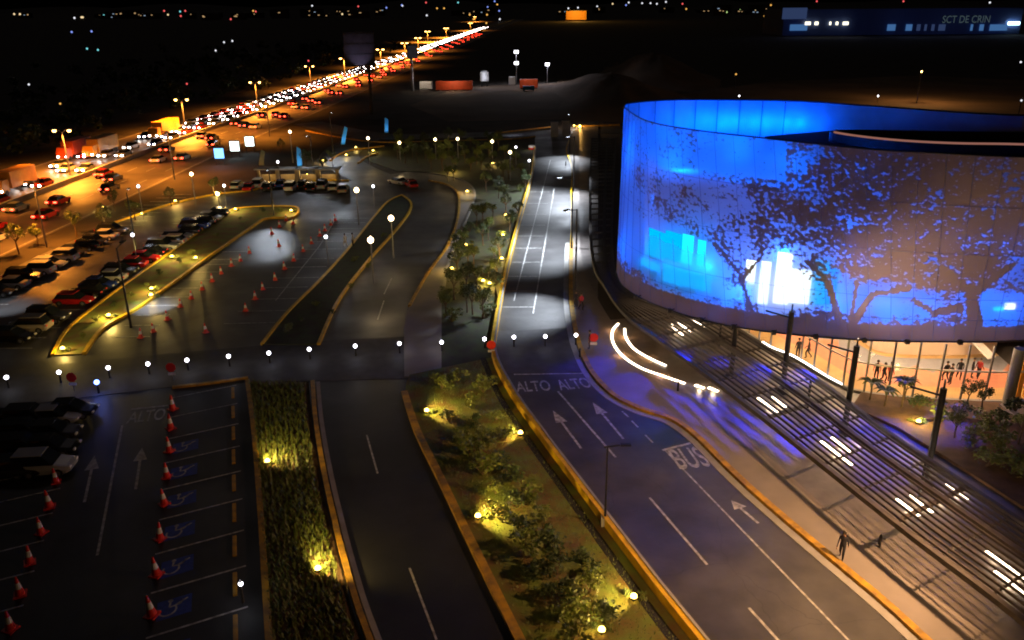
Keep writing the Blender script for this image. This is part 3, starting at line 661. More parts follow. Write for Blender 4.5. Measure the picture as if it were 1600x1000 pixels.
# ------------------------------------------------------------------ lamps
def lamp_post(px, py, z, label, cat='street lamp', group=None, m='e_warm', r=.3, power=900, col=(1, .72, .38), arms=None, rp=.07, name='street_lamp'):
    p = at(px, py, z); t = empty(name, (p.x, p.y, 0), label, cat, group)
    mb = MB(); mb.tube([(0, 0, 0), (0, 0, z-.1 if not arms else z-.4)], rp*1.3, None, 8, rp); mb.build('pole', M['grey_metal'], t)
    if arms:
        for s_ in (-1, 1):
            mb = MB(); mb.tube([(0, 0, z-.5), (s_*arms*.5, 0, z-.05), (s_*arms, 0, z+.05)], .06, None, 6); mb.build('arm', M['grey_metal'], t)
            mb = MB(); mb.box((s_*(arms+.3), 0, z+.12), (.9, .4, .16)); hd = mb.build('lamp_head', M['grey_metal'], t)
            mb = MB(); mb.lathe([(.02, .02), (r*.9, -.02), (r, -.16), (r*.7, -.34), (.02, -.42)], None, 10, (s_*(arms+.3), 0, z)); mb.build('bulb', M[m], t, smooth=True)
            lamp_light('lamp_light', (s_*(arms+.3), 0, z-.6), power, col, t, .3, 160, (s_*(arms+.3), 0, 0), .4)
    else:
        mb = MB(); mb.ball((0, 0, z), r); mb.build('globe', M[m], t, smooth=True)
        mb = MB(); mb.lathe([(.02, z+r+.1), (r*.6, z+r*.9), (.02, z+r*.85)], None, 10); mb.build('cap', M['grey_metal'], t)
        lamp_light('lamp_light', (0, 0, z+r+.25), power, col, t, .25)
    return t
# highway twin lamps (bulb centres read off the picture at 8.2 m)
for i, (x, y) in enumerate([(96, 203), (283, 155), (398, 128), (483, 103), (537, 91), (594, 77), (632, 67), (653, 59), (668, 49), (697, 44), (735, 36), (742, 26)]):
    big = i < 4
    lamp_post(x, y, 8.2, f'twin-armed orange sodium lamp on the highway, {ORD[i]} from the front', 'highway lamp', 'sodium lamps along the highway', 'e_sodium', .34 if big else .5+.1*(i-3), 28000 if i < 4 else 60000 if i < 7 else 120000, (1, .31, .03), arms=1.05, rp=.12, name='highway_lamp')
for k, yy in enumerate((60, 85, 108)):   # nearer lamps of the same row, left of the frame
    pass
GLB = [(453, 206, 6, 'beside the highway ramp'), (575, 216, 5, 'at the far road junction'), (624, 223, 4, 'first along the dark orchard edge'), (680, 218, 4, 'second along the dark orchard edge'), (715, 217, 4, 'third along the dark orchard edge'), (769, 221, 4, 'fourth along the dark orchard edge'),
       (797, 238, 5, 'at the far end of the upper garden'), (299, 272, 5, 'behind the parked car rows near the highway'), (557, 297, 5, 'nearest the entrance booths, in the upper lot'), (611, 341, 5, 'at the tip of the planted median'), (579, 375, 5, 'in the middle of the planted median'), (340, 303, 2, 'low by the kerb curve of the upper lot')]
for x, y, z, w_ in GLB:
    med = y > 290 and x > 500
    lamp_post(x, y, z, 'warm round globe lamp '+w_, 'globe lamp', 'warm globe lamps', 'e_warm', .34 if med else .27, 200 if med else 170, (1, .70, .34), name='globe_lamp')
for x, y, z, w_ in [(509, 370, 3.5, 'among the cones of the upper lot'), (583, 291, 3.5, 'behind the entrance globe lamp'), (207, 367, 3.5, 'beyond the back row of parked cars'), (216, 291, 5, 'between highway and back car row'), (350, 290, 3.5, 'near the lit kerb of the upper lot'), (827, 251, 3, 'by the parapet at the far end'), (806, 230, 4, 'beside the far garden globe lamp'), (1155, 150, 4, 'in the dark field behind the hall'), (1372, 150, 4, 'in the brown field behind the hall'), (376, 912, 1.2, 'at the hedge kerb beside the blue bays'), (434, 253, 4, 'between the grey and blue banners')]:
    lamp_post(x, y, z, 'small white lamp on a thin post '+w_, 'post lamp', 'small white post lamps', 'e_white', .2 if y < 500 else .12, 60 if y < 500 else 8, (.85, .9, 1), rp=.05, name='post_lamp')
# tall LED masts whose beams make the pools of cool light
def led_mast(x, y, h, power, aim, label, spot=95, tilt=0):
    p = at(x, y); t = empty('led_mast', p, label, 'lamp mast', 'tall led lamp masts')
    mb = MB(); mb.tube([(0, 0, 0), (0, 0, h)], .12, None, 8, .07); mb.build('pole', M['steel'], t)
    q = at(*aim)-p; d = q.normalized()*min(1.6, q.length)
    mb = MB(); mb.tube([(0, 0, h-.1), (d.x, d.y, h+.15)], .05, None, 6); mb.build('arm', M['steel'], t)
    mb = MB(); mb.box((d.x, d.y, h+.16), (.35, .8, .1), None, rz=math.atan2(-d.x, d.y)); hd = mb.build('lamp_head', M['steel'], t)
    mb = MB(); mb.box((d.x, d.y, h+.1), (.25, .6, .03), None, rz=math.atan2(-d.x, d.y)); mb.build('lens', M['e_cool'], t)
    lamp_light('led_beam', (d.x, d.y, h), power, (.80, .88, 1), t, .2, spot, (q.x, q.y, 0), .9)
led_mast(205, 512, 8, 16000, (237, 480), 'tall lamp mast over the bright pool of the upper lot', 36)
led_mast(428, 338, 7, 7000, (416, 372), 'tall lamp mast at the rounded end of the green strip', 38)
led_mast(896, 300, 9, 30000, (850, 310), 'tall lamp mast beside the brightly lit far stretch of drop-off road', 110)
led_mast(893, 390, 9, 26000, (840, 390), 'tall lamp mast halfway along the far stretch of drop-off road', 110)
led_mast(899, 455, 9, 24000, (815, 485), 'tall lamp mast by the crossing end of the drop-off road', 62)
led_mast(890, 240, 8, 14000, (880, 250), 'tall lamp mast at the far bend of the drop-off road', 70)
led_mast(-30, 500, 8, 5000, (10, 480), 'tall lamp mast at the near end of the back car rows', 50)
led_mast(215, 400, 8, 500, (240, 358), 'tall lamp mast in the aisle between the car rows', 80)
led_mast(520, 236, 8, 4000, (560, 262), 'tall lamp mast by the roundabout', 80)
led_mast(490, 272, 7, 900, (450, 296), 'tall lamp mast by the entrance booths', 80)
# unlit thin post on the parapet
p = at(945, 823); t = empty('thin_lamp_post', p, 'thin dark lamp post on the parapet, its shadow across the garden', 'lamp post')
mb = MB(); mb.tube([(0, 0, 0), (0, 0, 5.4)], .07, None, 8, .045); mb.build('pole', M['steel'], t)
mb = MB(); mb.tube([(-.2, 0, 5.35), (1.0, 0, 5.5)], .05, None, 6); mb.box((1.0, 0, 5.5), (.6, .25, .1)); mb.build('lamp_head', M['steel'], t)
mb = MB(); mb.box((0, 0, .35), (.5, .5, .7)); mb.build('base', M['concrete'], t)
# sodium lamps of the street in front, behind the viewer and to the right: they light the walkway and parapet
AIM = [(-14, 8, 0), (1, 22, 0), (1, 21, 0)]
for i, (x, y, z, pw) in enumerate([(27, 32, 14, 30000), (9, 14, 10, 11000), (17, 13, 12, 9500)]):
    t = empty('street_lamp', (x, y, 0), f'sodium street lamp in front of the plaza, {ORD[i]} from the hall', 'street lamp', 'sodium lamps in front of the plaza')
    ox = -2.5 if i == 0 else 0
    mb = MB(); mb.tube([(0, 0, 0), (0, 0, z), (ox, .3, z+.2)], .1, None, 8, .07); mb.build('pole', M['steel'], t)
    mb = MB(); mb.box((ox, .5, z+.25), (.35, 1.1, .14)); mb.build('lamp_head', M['grey_metal'], t)
    mb = MB(); mb.box((ox, .6, z+.16), (.25, .7, .03)); mb.build('bulb', M['e_sodium'], t)
    lamp_light('lamp_light', (ox, .6, z), pw, (1, .54, .24), t, .4, (92, 48, 80)[i], AIM[i], .8)
# bollard lights across the paving
BOL = [(10, 590), (92, 582), (169, 575), (231, 569), (292, 563), (357, 557), (420, 552), (483, 546), (555, 541), (624, 537), (690, 535), (757, 530), (803, 527), (852, 526), (900, 524)]
for i, q in enumerate(BOL):
    p = at(*q, .95); t = empty('bollard_light', (p.x, p.y, .04), f'{ORD[i]} white bollard light from the left in the row across the paving', 'bollard light', 'bollard lights across the paving')
    mb = MB(); mb.lathe([(.02, 0), (.1, 0), (.08, .1), (.07, .8), (.02, .8)], None, 10); mb.build('post', M['steel'], t)
    mb = MB(); mb.ball((0, 0, .93), .17); mb.build('globe', M['e_white'], t, smooth=True)
    lamp_light('bollard_glow', (0, 0, 1.25), 7, (.85, .88, 1), t, .1)
p = at(151, 597, 1.0); t = empty('blue_bollard_light', (p.x, p.y, .04), 'single blue bollard light in front of the white row', 'bollard light')
mb = MB(); mb.lathe([(.02, 0), (.1, 0), (.07, .8), (.02, .8)], None, 10); mb.build('post', M['steel'], t)
mb = MB(); mb.ball((0, 0, .95), .2); mb.build('globe', M['e_blue'], t, smooth=True); lamp_light('blue_glow', (0, -.3, 1.3), 60, (.1, .2, 1), t, .1)
# red sign boards
for i, (q, w_) in enumerate([((117, 612), 'left of the blue bollard light'), ((271, 596), 'by the corner of the front lot'), ((768, 560), 'at the parapet end of the crossing'), ((927, 548), 'on the walkway side of the crossing')]):
    p = at(*q); t = empty('stop_sign', p, 'red sign board on a post '+w_, 'sign', 'red sign boards of the crossing')
    mb = MB(); mb.tube([(0, 0, 0), (0, 0, 1.7)], .04, None, 6); mb.build('post', M['grey_metal'], t)
    mb = MB(); pr = [(.42*math.cos(R(22.5+45*k)), 1.3+.42*math.sin(R(22.5+45*k))) for k in range(8)]
    mb.add([(x, -.05, z) for x, z in pr]+[(x, -.09, z) for x, z in pr], [tuple(range(8)), tuple(range(15, 7, -1))]+[(k, k+8, (k+1) % 8+8, (k+1) % 8) for k in range(8)]); mb.build('board', M['red'], t)
    mb = MB(); mb.box((0, -.07, .72), (.6, .04, .22)); mb.build('lower_plate', M['white'], t)

# ------------------------------------------------------------------ plants
def leaf_cloud(mb, blobs, n, size, m, seed=0):
    rnd = random.Random(seed)
    for _ in range(n):
        c, r = rnd.choice(blobs); d = Vector((rnd.gauss(0, 1), rnd.gauss(0, 1), rnd.gauss(0, 1))).normalized()*r*(rnd.random()**.45)
        p = Vector(c)+Vector((d.x, d.y, d.z*.85)); a = Vector((rnd.gauss(0, 1), rnd.gauss(0, 1), rnd.gauss(0, .6))).normalized()
        b = a.cross(Vector((rnd.gauss(0, 1), rnd.gauss(0, 1), rnd.gauss(0, 1)))).normalized(); s_ = size*rnd.uniform(.6, 1.4)
        mb.add([p-a*s_*.6, p+b*s_*.28, p+a*s_*.6, p-b*s_*.28], [(0, 1, 2, 3)], m)
def tree_proto(kind, seed):
    rnd = random.Random(seed); t = empty('garden_tree' if kind == 'tree' else 'shrub', (0, 0, 0))
    if kind == 'tree':
        H = 3.6; mb = MB(); mb.tube([(0, 0, 0), (.05, .03, .8), (.0, .08, 1.7)], .11, None, 7, .07); bl = []
        for k in range(5):
            an = k*1.26+rnd.random(); e = Vector((math.cos(an)*rnd.uniform(.5, .9), math.sin(an)*rnd.uniform(.5, .9), rnd.uniform(2.2, 3.2)))
            mb.tube([(0, .06, 1.5), e*.6+Vector((0, 0, .6)), e], .05, None, 5, .02); bl += [(e, .55), (e+Vector((rnd.uniform(-.3, .3), rnd.uniform(-.3, .3), .4)), .4)]
        mb.build('trunk', M['bark'], t); mb = MB(); leaf_cloud(mb, bl, 650, .2, M['leaf'] if seed % 2 else M['leaf_dark'], seed); mb.build('crown', None, t)
    else:
        bl = [(Vector((rnd.uniform(-.45, .45), rnd.uniform(-.45, .45), rnd.uniform(.25, .8))), rnd.uniform(.25, .42)) for _ in range(6)]
        mb = MB()
        for c, r in bl: mb.tube([(0, 0, 0), c*.5+Vector((0, 0, .1)), c], .025, None, 4, .01)
        mb.build('stem', M['bark'], t); mb = MB(); leaf_cloud(mb, bl, 330, .15, M['leaf'] if seed % 2 else M['leaf_dark'], seed); mb.build('foliage', None, t)
    return t
PRO = {'tree': [tree_proto('tree', k) for k in (1, 2, 3)], 'shrub': [tree_proto('shrub', k) for k in (11, 12, 13)]}
USED = set()
def plant(kind, x, y, z, sc, label, group, rnd):
    i = rnd.randrange(3); pr = PRO[kind][i]
    if (kind, i) in USED: t = copy_tree(pr)
    else: t = pr; USED.add((kind, i))
    t.location = (x, y, z); t.rotation_euler = (0, 0, rnd.random()*6); t.scale = (sc, sc, sc*rnd.uniform(.85, 1.15)); tag(t, label, kind, group); return t
rnd = random.Random(5)
SLOPE = [(690, 610), (715, 600), (735, 640), (700, 660), (720, 690), (745, 670), (775, 660), (760, 700), (735, 715), (790, 690), (755, 745), (780, 730), (805, 750), (775, 775), (800, 790), (830, 780), (785, 820), (812, 835), (845, 815), (820, 870), (850, 860), (838, 905), (870, 900), (905, 880), (860, 940), (890, 935), (922, 930), (880, 975), (912, 965), (940, 975), (900, 1015), (755, 615), (930, 905)]
for i, q in enumerate(SLOPE):
    p = at(*q); plant('shrub', p.x, p.y, .15, rnd.uniform(.95, 1.5), f'leafy shrub on the garden slope, {"the "+ORD[i] if i < 30 else ("near the upper post" if i == 31 else "near the lower edge" if i == 32 else "thirty-first")} counting from the crossing', 'shrubs on the garden slope', rnd)
UG = [(802, 255), (815, 268), (795, 282), (770, 262), (812, 300), (788, 318), (760, 300), (800, 345), (770, 345), (745, 355), (782, 372), (755, 385), (725, 395), (772, 402), (740, 420), (715, 435), (765, 430), (745, 455), (710, 470), (760, 470), (730, 490), (755, 500), (706, 505), (700, 285), (735, 270), (760, 330), (716, 330 + 80), (790, 395 - 60)]
rg = random.Random(31)
UG += [(x+rg.uniform(12, 26)*rg.choice((-1, 1))*.6, y+rg.uniform(-9, 9)) for x, y in UG[:24]]
for i, q in enumerate(UG):
    p = at(*q); big = i % 3 != 1
    plant('tree' if big else 'shrub', p.x, p.y, .12, rnd.uniform(.7, 1.0) if big else rnd.uniform(1, 1.5), f'{"small tree" if big else "bush"} in the upper garden, {ORD[i] if i < 28 else "in-between "+ORD[i-28]} from the far end', 'planting of the upper garden', rnd)
n_ = 0
for r_ in range(5):
    for c_ in range(9):
        x, y = 620+c_*20+rnd.uniform(-5, 5)+r_*3, 230+r_*9+rnd.uniform(-2, 2)
        if r_ > 2 and c_ > 6 or r_ == 4 and c_ < 2: continue
        p = at(x, y); plant('tree', p.x, p.y, .1, rnd.uniform(.7, 1.05), f'dark orchard tree, {ORD[c_]} in the {ORD[r_]} row from the back', 'trees of the dark orchard', rnd); n_ += 1
for i, (x, y) in enumerate([(1412, 630), (1435, 645), (1500, 655), (1530, 650), (1560, 665), (1585, 650), (1490, 690), (1520, 700), (1555, 705), (1590, 700), (1540, 735), (1580, 740), (1600, 770), (1615, 725), (1470, 665), (1510, 640), (1545, 680)]):
    p = at(x, y); plant('shrub' if i % 3 else 'tree', p.x, p.y, .3, rnd.uniform(1.1, 1.7) if i % 3 else .62, f'{"bushy shrub" if i % 3 else "small leafy tree"} in the bed below the lobby glass, {ORD[i]} from the palms', 'shrubs below the lobby glass', rnd)
for i, (x, y) in enumerate([(520, 492), (548, 452), (575, 420), (470, 505), (495, 480), (600, 372), (555, 410), (452, 520)]):
    p = at(x, y); plant('shrub', p.x, p.y, .15, rnd.uniform(.5, .75), f'low dark bush in the planted median, {ORD[i]} of eight', 'bushes of the planted median', rnd)
STR = [(130, 530), (180, 480), (205, 465), (250, 430), (300, 400), (340, 370), (375, 345), (410, 332), (150, 505), (230, 450), (440, 332), (280, 412)]
for i, (x, y) in enumerate(STR):
    p = at(x, y); plant('shrub', p.x, p.y, .15, rnd.uniform(.5, .8), f'{ORD[i]} small bush on the green strip beside the parked row', 'bushes of the green strip', rnd)
for i, (x, y) in enumerate([(165, 362), (212, 344), (268, 322), (335, 306), (180, 330), (480, 268), (505, 266), (440, 240), (520, 262), (60, 385), (30, 398), (120, 370)]):
    p = at(x, y); plant('tree', p.x, p.y, .0, rnd.uniform(.75, 1.0), f'{ORD[i]} small tree between the car rows and the highway', 'small trees beside the highway', rnd)
# palms by the lobby
def palm(x, y, h, label):
    p = at(x, y); t = empty('palm', (p.x, p.y, .3), label, 'palm', 'palms by the lobby glass')
    mb = MB(); mb.tube([(0, 0, 0), (.03, 0, h*.5), (0, .02, h)], .08, None, 7, .06); mb.build('trunk', M['bark'], t)
    for k in range(11):
        a = k*2.4; L = rnd.uniform(.8, 1.15); mb = MB(); prev = None; pts = []
        for j in range(7):
            s_ = j/6; pts.append(Vector((math.cos(a)*L*s_, math.sin(a)*L*s_, h+.55*math.sin(s_*2.6)*.9-.15*s_)))
        d = Vector((-math.sin(a), math.cos(a), 0))
        for j in range(6):
            w1 = .16*math.sin(math.pi*(j/6*.85+.12)); w2 = .16*math.sin(math.pi*((j+1)/6*.85+.12))
            mb.add([pts[j]-d*w1-Vector((0, 0, w1*.5)), pts[j], pts[j]+d*w1-Vector((0, 0, w1*.5)), pts[j+1]-d*w2-Vector((0, 0, w2*.5)), pts[j+1], pts[j+1]+d*w2-Vector((0, 0, w2*.5))], [(0, 1, 4, 3), (1, 2, 5, 4)])
        mb.build('frond', M['leaf'], t)
palm(1358, 630, 1.3, 'slim palm nearest the trellis by the lobby glass'); palm(1381, 640, 1.1, 'short middle palm by the lobby glass'); palm(1407, 642, 2.0, 'tallest palm by the lobby glass')
# hedge ground cover of the front median: rows of grass-like leaves nobody could count
gc = MB(); rnd = random.Random(9)
la, ra = sp(BED_A_L, 8), sp(BED_A_R, 8); la = resample(la, 200, 0); ra = resample(ra, 200, 0)
for i in range(2, 199):
    for k in range(11):
        f = .1+.8*k/10+rnd.uniform(-.02, .02); c = la[i].lerp(ra[i], f)
        for q in range(4):
            a = rnd.random()*6.28; h = rnd.uniform(.2, .42); d = Vector((math.cos(a), math.sin(a), 0)); e = Vector((-d.y, d.x, 0))*.035
            c2 = c+Vector((rnd.uniform(-.08, .08), rnd.uniform(-.15, .15), .14)); tip = c2+d*h*.6+Vector((0, 0, h))
            gc.add([c2-e*1.5, c2+e*1.5, tip], [(0, 1, 2)], M['leaf'])
tag(gc.build('ground_cover'), 'rows of low spiky ground cover in the bed between front lot and black road', 'ground cover', kind='stuff')
gc = MB(); rnd = random.Random(4)
kl, kr = resample(sp([(640, 588)]+K2[1:], 8), 200, 0), resample(sp(L1[5:], 8), 200, 0)
for i in range(2, 199):
    for k in range(46):
        f = rnd.uniform(.06, .9); c = kl[i].lerp(kr[i], f)+Vector((rnd.uniform(-.15, .15), rnd.uniform(-.15, .15), .15))
        a = rnd.random()*6.28; h = rnd.uniform(.06, .17); d = Vector((math.cos(a), math.sin(a), 0)); e = Vector((-d.y, d.x, 0))*.03
        gc.add([c-e, c+e, c+d*h*.7+Vector((0, 0, h))], [(0, 1, 2)], M['leaf'])
tag(gc.build('grass'), 'short patchy grass on the garden slope', 'grass', kind='stuff')
# garden uplights
UPP = []
def uplight(x, y, power, label, col=(1, .66, .16), z=.2, big=1.):
    p = at(x, y, z+.2); t = empty('uplight', (p.x, p.y, z-.05), label, 'uplight', 'garden uplights')
    mb = MB(); mb.tube([(0, 0, 0), (0, 0, .16)], .03, None, 6); mb.build('spike', M['steel'], t)
    mb = MB(); mb.tube([(0, 0, .16), (0, .0, .34)], .12*big, None, 10, .15*big, cap=False); mb.build('housing', M['steel'], t)
    mb = MB(); mb.ball((0, 0, .34), .14*big); mb.build('lens', M['e_yellow'], t, smooth=True)
    if y > 560 and y < 1000 and x < 1000:
        ax = 1 if x > 600 and x < 800 else -1 if x > 800 else .3
        lamp_light('uplight_beam', (0, -.02, .8), power*8, col, t, .08, 150, (ax, .35, .55), .5)
    else: lamp_light('uplight_beam', (0, -.02, .75), power*(3.6 if y > 560 else 5.5 if x > 690 else 3.5), col, t, .08)
    UPP.append((p, label))
UPL = [(667, 643, 170), (747, 808, 170), (990, 934, 90), (813, 678, 60), (418, 722, 110), (497, 890, 150), (98, 546, 90), (170, 494, 200), (269, 402, 220), (306, 404, 140), (237, 452, 160), (236, 462, 60), (368, 328, 130), (455, 330, 110), (730, 300, 60), (790, 337, 60), (728, 384, 60), (786, 368, 60), (706, 421, 60), (784, 405, 70), (765, 444, 90), (755, 440, 40), (708, 268, 60), (770, 256, 60), (184, 357, 120), (222, 335, 120), (274, 315, 120), (338, 302, 60), (480, 274, 80), (505, 252, 80), (160, 324, 60), (541, 243, 60), (583, 236, 60), (556, 231, 40), (940, 986, 20), (1435, 660, 160)]
UNAME = {0: 'at the top of the garden slope by the black road', 1: 'halfway down the garden slope by the black road', 2: 'beside the parapet at the foot of the slope', 3: 'under the shrubs by the upper parapet', 4: 'at the upper end of the ground cover bed', 5: 'at the lower end of the ground cover bed', 6: 'at the near tip of the green strip', 34: 'among the lowest shrubs of the slope', 35: 'in the bed by the lobby palms'}
cn = {}
for i, (x, y, pw) in enumerate(UPL):
    zone = 'green strip' if 7 <= i <= 13 else 'upper garden' if 14 <= i <= 23 else 'trees beside the highway' if 24 <= i <= 28 else 'far roundabout'
    cn[zone] = cn.get(zone, -1)+1
    uplight(x, y, pw, 'yellow uplight '+(UNAME.get(i) or f'in the {zone}, {ORD[cn[zone]]} of its set'), big=1.3 if y > 560 else 1.4)

rnd = random.Random(8)
for p, lab in UPP[:36]:
    for k, (dx, dy) in enumerate(((.45, .25), (-.35, .45))):
        if k and p.y > 110: continue
        plant('shrub', p.x+dx, p.y+dy, .1, rnd.uniform(.38, .6), f'{"larger" if not k else "second"} tuft by the '+lab.replace(', ', ' ').replace('yellow uplight', 'uplight'), 'leafy tufts beside the uplights', rnd)
# ------------------------------------------------------------------ traffic cones
cone0 = empty('traffic_cone', (0, 0, 0))
mb = MB(); mb.box((0, 0, .03), (.5, .5, .06)); mb.build('base', M['red'], cone0)
mb = MB(); mb.lathe([(.20, .06), (.14, .38)], None, 14); mb.build('body', M['red'], cone0, smooth=True)
mb = MB(); mb.lathe([(.09, .68), (.045, .95), (.01, .95)], None, 14); mb.build('tip', M['red'], cone0, smooth=True)
mb = MB(); mb.lathe([(.142, .38), (.092, .68)], None, 14); mb.build('reflective_band', M['white'], cone0, smooth=True)
cone_sets = [([(238, 962), (245, 899), (250, 843), (257, 788), (261, 746), (265, 706), (267, 670), (270, 640)], 'red and white cone beside the blue bays, {} from the front', 'cones beside the blue bays', 1.25),
             ([(17, 984), (32, 930), (47, 880), (65, 834), (78, 793), (88, 754)], 'red and white cone in the column at the front lot edge, {} from the front', 'cones at the edge of the front lot', 1.2),
             ([(x, y+3) for x, y in CU], 'small red cone at the bays beside the planted median, {} from the back', 'cones beside the planted median', 1.0),
             ([(x, y+3) for x, y in CV], 'small red cone at the bays beside the green strip, {} from the back', 'cones beside the green strip', 1.0),
             ([(399, 468), (384, 486), (322, 520), (262, 500), (240, 519), (220, 528), (436, 385), (447, 345), (458, 350), (425, 366), (437, 355)], 'red cone standing in the upper lot aisle, {} of the scattered ones', 'cones scattered in the upper aisle', 1.0)]
first = True
for pts, lab, grp, sc in cone_sets:
    for i, q in enumerate(pts):
        p = at(*q); t = cone0 if first else copy_tree(cone0); first = False
        t.location = (p.x, p.y, .02); t.rotation_euler = (0, 0, random.random()); t.rotation_euler = (random.uniform(-.06, .06), random.uniform(-.06, .06), random.random()*3); t.scale = (sc*random.uniform(.92, 1.06),)*3; tag(t, lab.format(ORD[i]), 'traffic cone', grp)

# ------------------------------------------------------------------ cars
def car_proto(kind, paint):
    L, W = (4.4, 1.78) if kind != 'suv' else (4.6, 1.86)
    lo = .32; hb = .86 if kind != 'suv' else 1.0; ht = 1.42 if kind != 'suv' else 1.72
    t = empty('parked_car', (0, 0, 0))
    # body shell: lofted sections along x
    secs = [(-L/2, .45, hb-.22, .80), (-L/2+.12, .30, hb-.04, .93), (-L/2+.8, .24, hb, 1), (0, .22, hb+.02, 1), (L/2-1.1, .24, hb-.02, 1), (L/2-.3, .28, hb-.16, .94), (L/2, .42, hb-.30, .80)]
    mb = MB(); vs = []
    for x, z0, z1, w in secs:
        y = W/2*w; zm = (z0+z1)/2
        vs += [(x, -y*.9, z0), (x, -y, zm), (x, -y*.94, z1-.04), (x, -y*.78, z1), (x, y*.78, z1), (x, y*.94, z1-.04), (x, y, zm), (x, y*.9, z0)]
    n = 8; fs = [(i*n+k, i*n+(k+1) % n, (i+1)*n+(k+1) % n, (i+1)*n+k) for i in range(len(secs)-1) for k in range(n)]
    fs += [tuple(range(n)), tuple(range(len(secs)*n-1, len(secs)*n-n-1, -1))]
    mb.add(vs, fs); body = mb.build('body', paint, t, smooth=False)
    # cabin: glass with painted roof
    back = -L/2+.25 if kind != 'sedan' else -L/2+.75
    c0 = [(back, hb-.01), (back+.42, ht-.06), (.35, ht), (1.15, hb-.01)]
    mb = MB(); vs = []
    for x, z in c0:
        w = W/2*(.90 if z < hb+.1 else .74); vs += [(x, -w, z), (x, w, z)]
    mb.add(vs, [(0, 1, 3, 2), (2, 3, 5, 4), (4, 5, 7, 6), (0, 2, 4, 6), (1, 7, 5, 3)]); mb.build('windows', M['glass_dark'], t)
    mb = MB(); mb.box(((back+.42+.35)/2, 0, ht+.005), (.35-back-.30, W*.75, .06)); mb.build('roof', paint, t)
    for x in (-L/2+.85, L/2-.85):
        for s_ in (-1, 1):
            mb = MB(); mb.tube([(x, s_*(W/2-.2), .33), (x, s_*(W/2+.02), .33)], .33, M['rubber'], 14); mb.tube([(x, s_*(W/2+.01), .33), (x, s_*(W/2+.035), .33)], .19, M['grey_metal'], 10); mb.build('wheel', None, t)
    for s_ in (-1, 1):
        mb = MB(); mb.box((L/2-.05, s_*W*.33, hb-.30), (.12, .34, .14)); mb.build('headlight', M['white'], t)
        mb = MB(); mb.box((-L/2+.04, s_*W*.36, hb-.18), (.1, .26, .16)); mb.build('taillight', M['red'], t)
    return t
PA = {'dark grey': (.03, .03, .035), 'white': (.7, .7, .7), 'silver': (.38, .4, .42), 'red': (.5, .015, .01), 'blue': (.02, .05, .28), 'black': (.01, .01, .012), 'beige': (.45, .38, .28)}
paints = {k: mat(k.replace(' ', '_')+'_car_paint', v, .25, .2, var=.08, scale=1) for k, v in PA.items()}
PROTO = {}
def put_car(kind, colour, x, y, rz, label, group):
    key = (kind, colour)
    if key in PROTO: t = copy_tree(PROTO[key])
    else: t = car_proto(kind, paints[colour]); PROTO[key] = t
    t.location = (x, y, .02); t.rotation_euler = (0, 0, rz); t.scale = (.9, .9, .9); tag(t, label, 'car', group); return t
rnd = random.Random(21)
KC = ['hatchback', 'sedan', 'suv']
cols_b = ['dark grey', 'white', 'black', 'blue', 'dark grey', 'silver', 'white', 'silver', 'black', 'red', 'red', 'dark grey', 'white', 'blue', 'black', 'red', 'white', 'dark grey', 'beige', 'black', 'silver', 'black', 'black', 'dark grey', 'white']
rowb0, rowb1 = at(338, 338), at(-10, 552); L_ = (rowb1-rowb0).length; d_ = (rowb1-rowb0).normalized(); nB = int(L_/2.55)
for i in range(nB):
    p = rowb0+d_*2.55*i; k = KC[rnd.randrange(3)]; c = cols_b[i % len(cols_b)]
    if i == 16: continue
    put_car(k, c, p.x+rnd.uniform(-.25, .25), p.y, (0 if i % 2 else math.pi)+rnd.uniform(-.03, .03), f'{c} {k} in the row along the green strip, {ORD[i]} from the far end', 'cars parked along the green strip')
rowa0, rowa1 = at(176, 366), at(-20, 470); L_ = (rowa1-rowa0).length; d_ = (rowa1-rowa0).normalized()
for i in range(int(L_/2.55)+1):
    p = rowa0+d_*2.55*i; k = KC[rnd.randrange(3)]; c = rnd.choice(['dark grey', 'black', 'silver', 'dark grey', 'white', 'black'])
    put_car(k, c, p.x, p.y, math.pi*(i % 2)+rnd.uniform(-.03, .03), f'{c} {k} in the back row nearest the highway, {ORD[i]} from the far end', 'cars parked in the back row')
for i, (x, y, c) in enumerate([(372, 294, 'silver'), (390, 297, 'red'), (405, 292, 'white'), (420, 296, 'dark grey'), (440, 292, 'blue'), (455, 297, 'white'), (474, 293, 'black'), (487, 297, 'dark grey'), (505, 294, 'silver'), (522, 296, 'white'), (537, 300, 'beige')]):
    p = at(x, y); k = KC[i % 3]; put_car(k, c, p.x, p.y, math.pi/2+rnd.uniform(-.06, .06), f'{c} {k} in front of the entrance booths, {ORD[i]} from the left', 'cars before the entrance booths')
for i, (x, y) in enumerate([(15, 668), (50, 664), (85, 660), (5, 690), (42, 688), (82, 684), (0, 716), (38, 712), (78, 708), (25, 742), (68, 738), (110, 650)]):
    p = at(x, y); k = KC[(i*2) % 3]; c = ['black', 'dark grey', 'silver', 'black'][i % 4]
    put_car(k, c, p.x, p.y, .1, f'{c} {k} in the unlit corner of the front lot, {ORD[i]} of the dim cluster', 'dim cars in the front lot')
cA = put_car('sedan', 'white', at(622, 288).x, at(622, 288).y, 2.4, 'white sedan driving out past the tip of the planted median', 'cars moving by the median tip')
cB = put_car('hatchback', 'red', at(642, 292).x, at(642, 292).y, 2.0, 'red hatchback following the white sedan at the road bend', 'cars moving by the median tip')
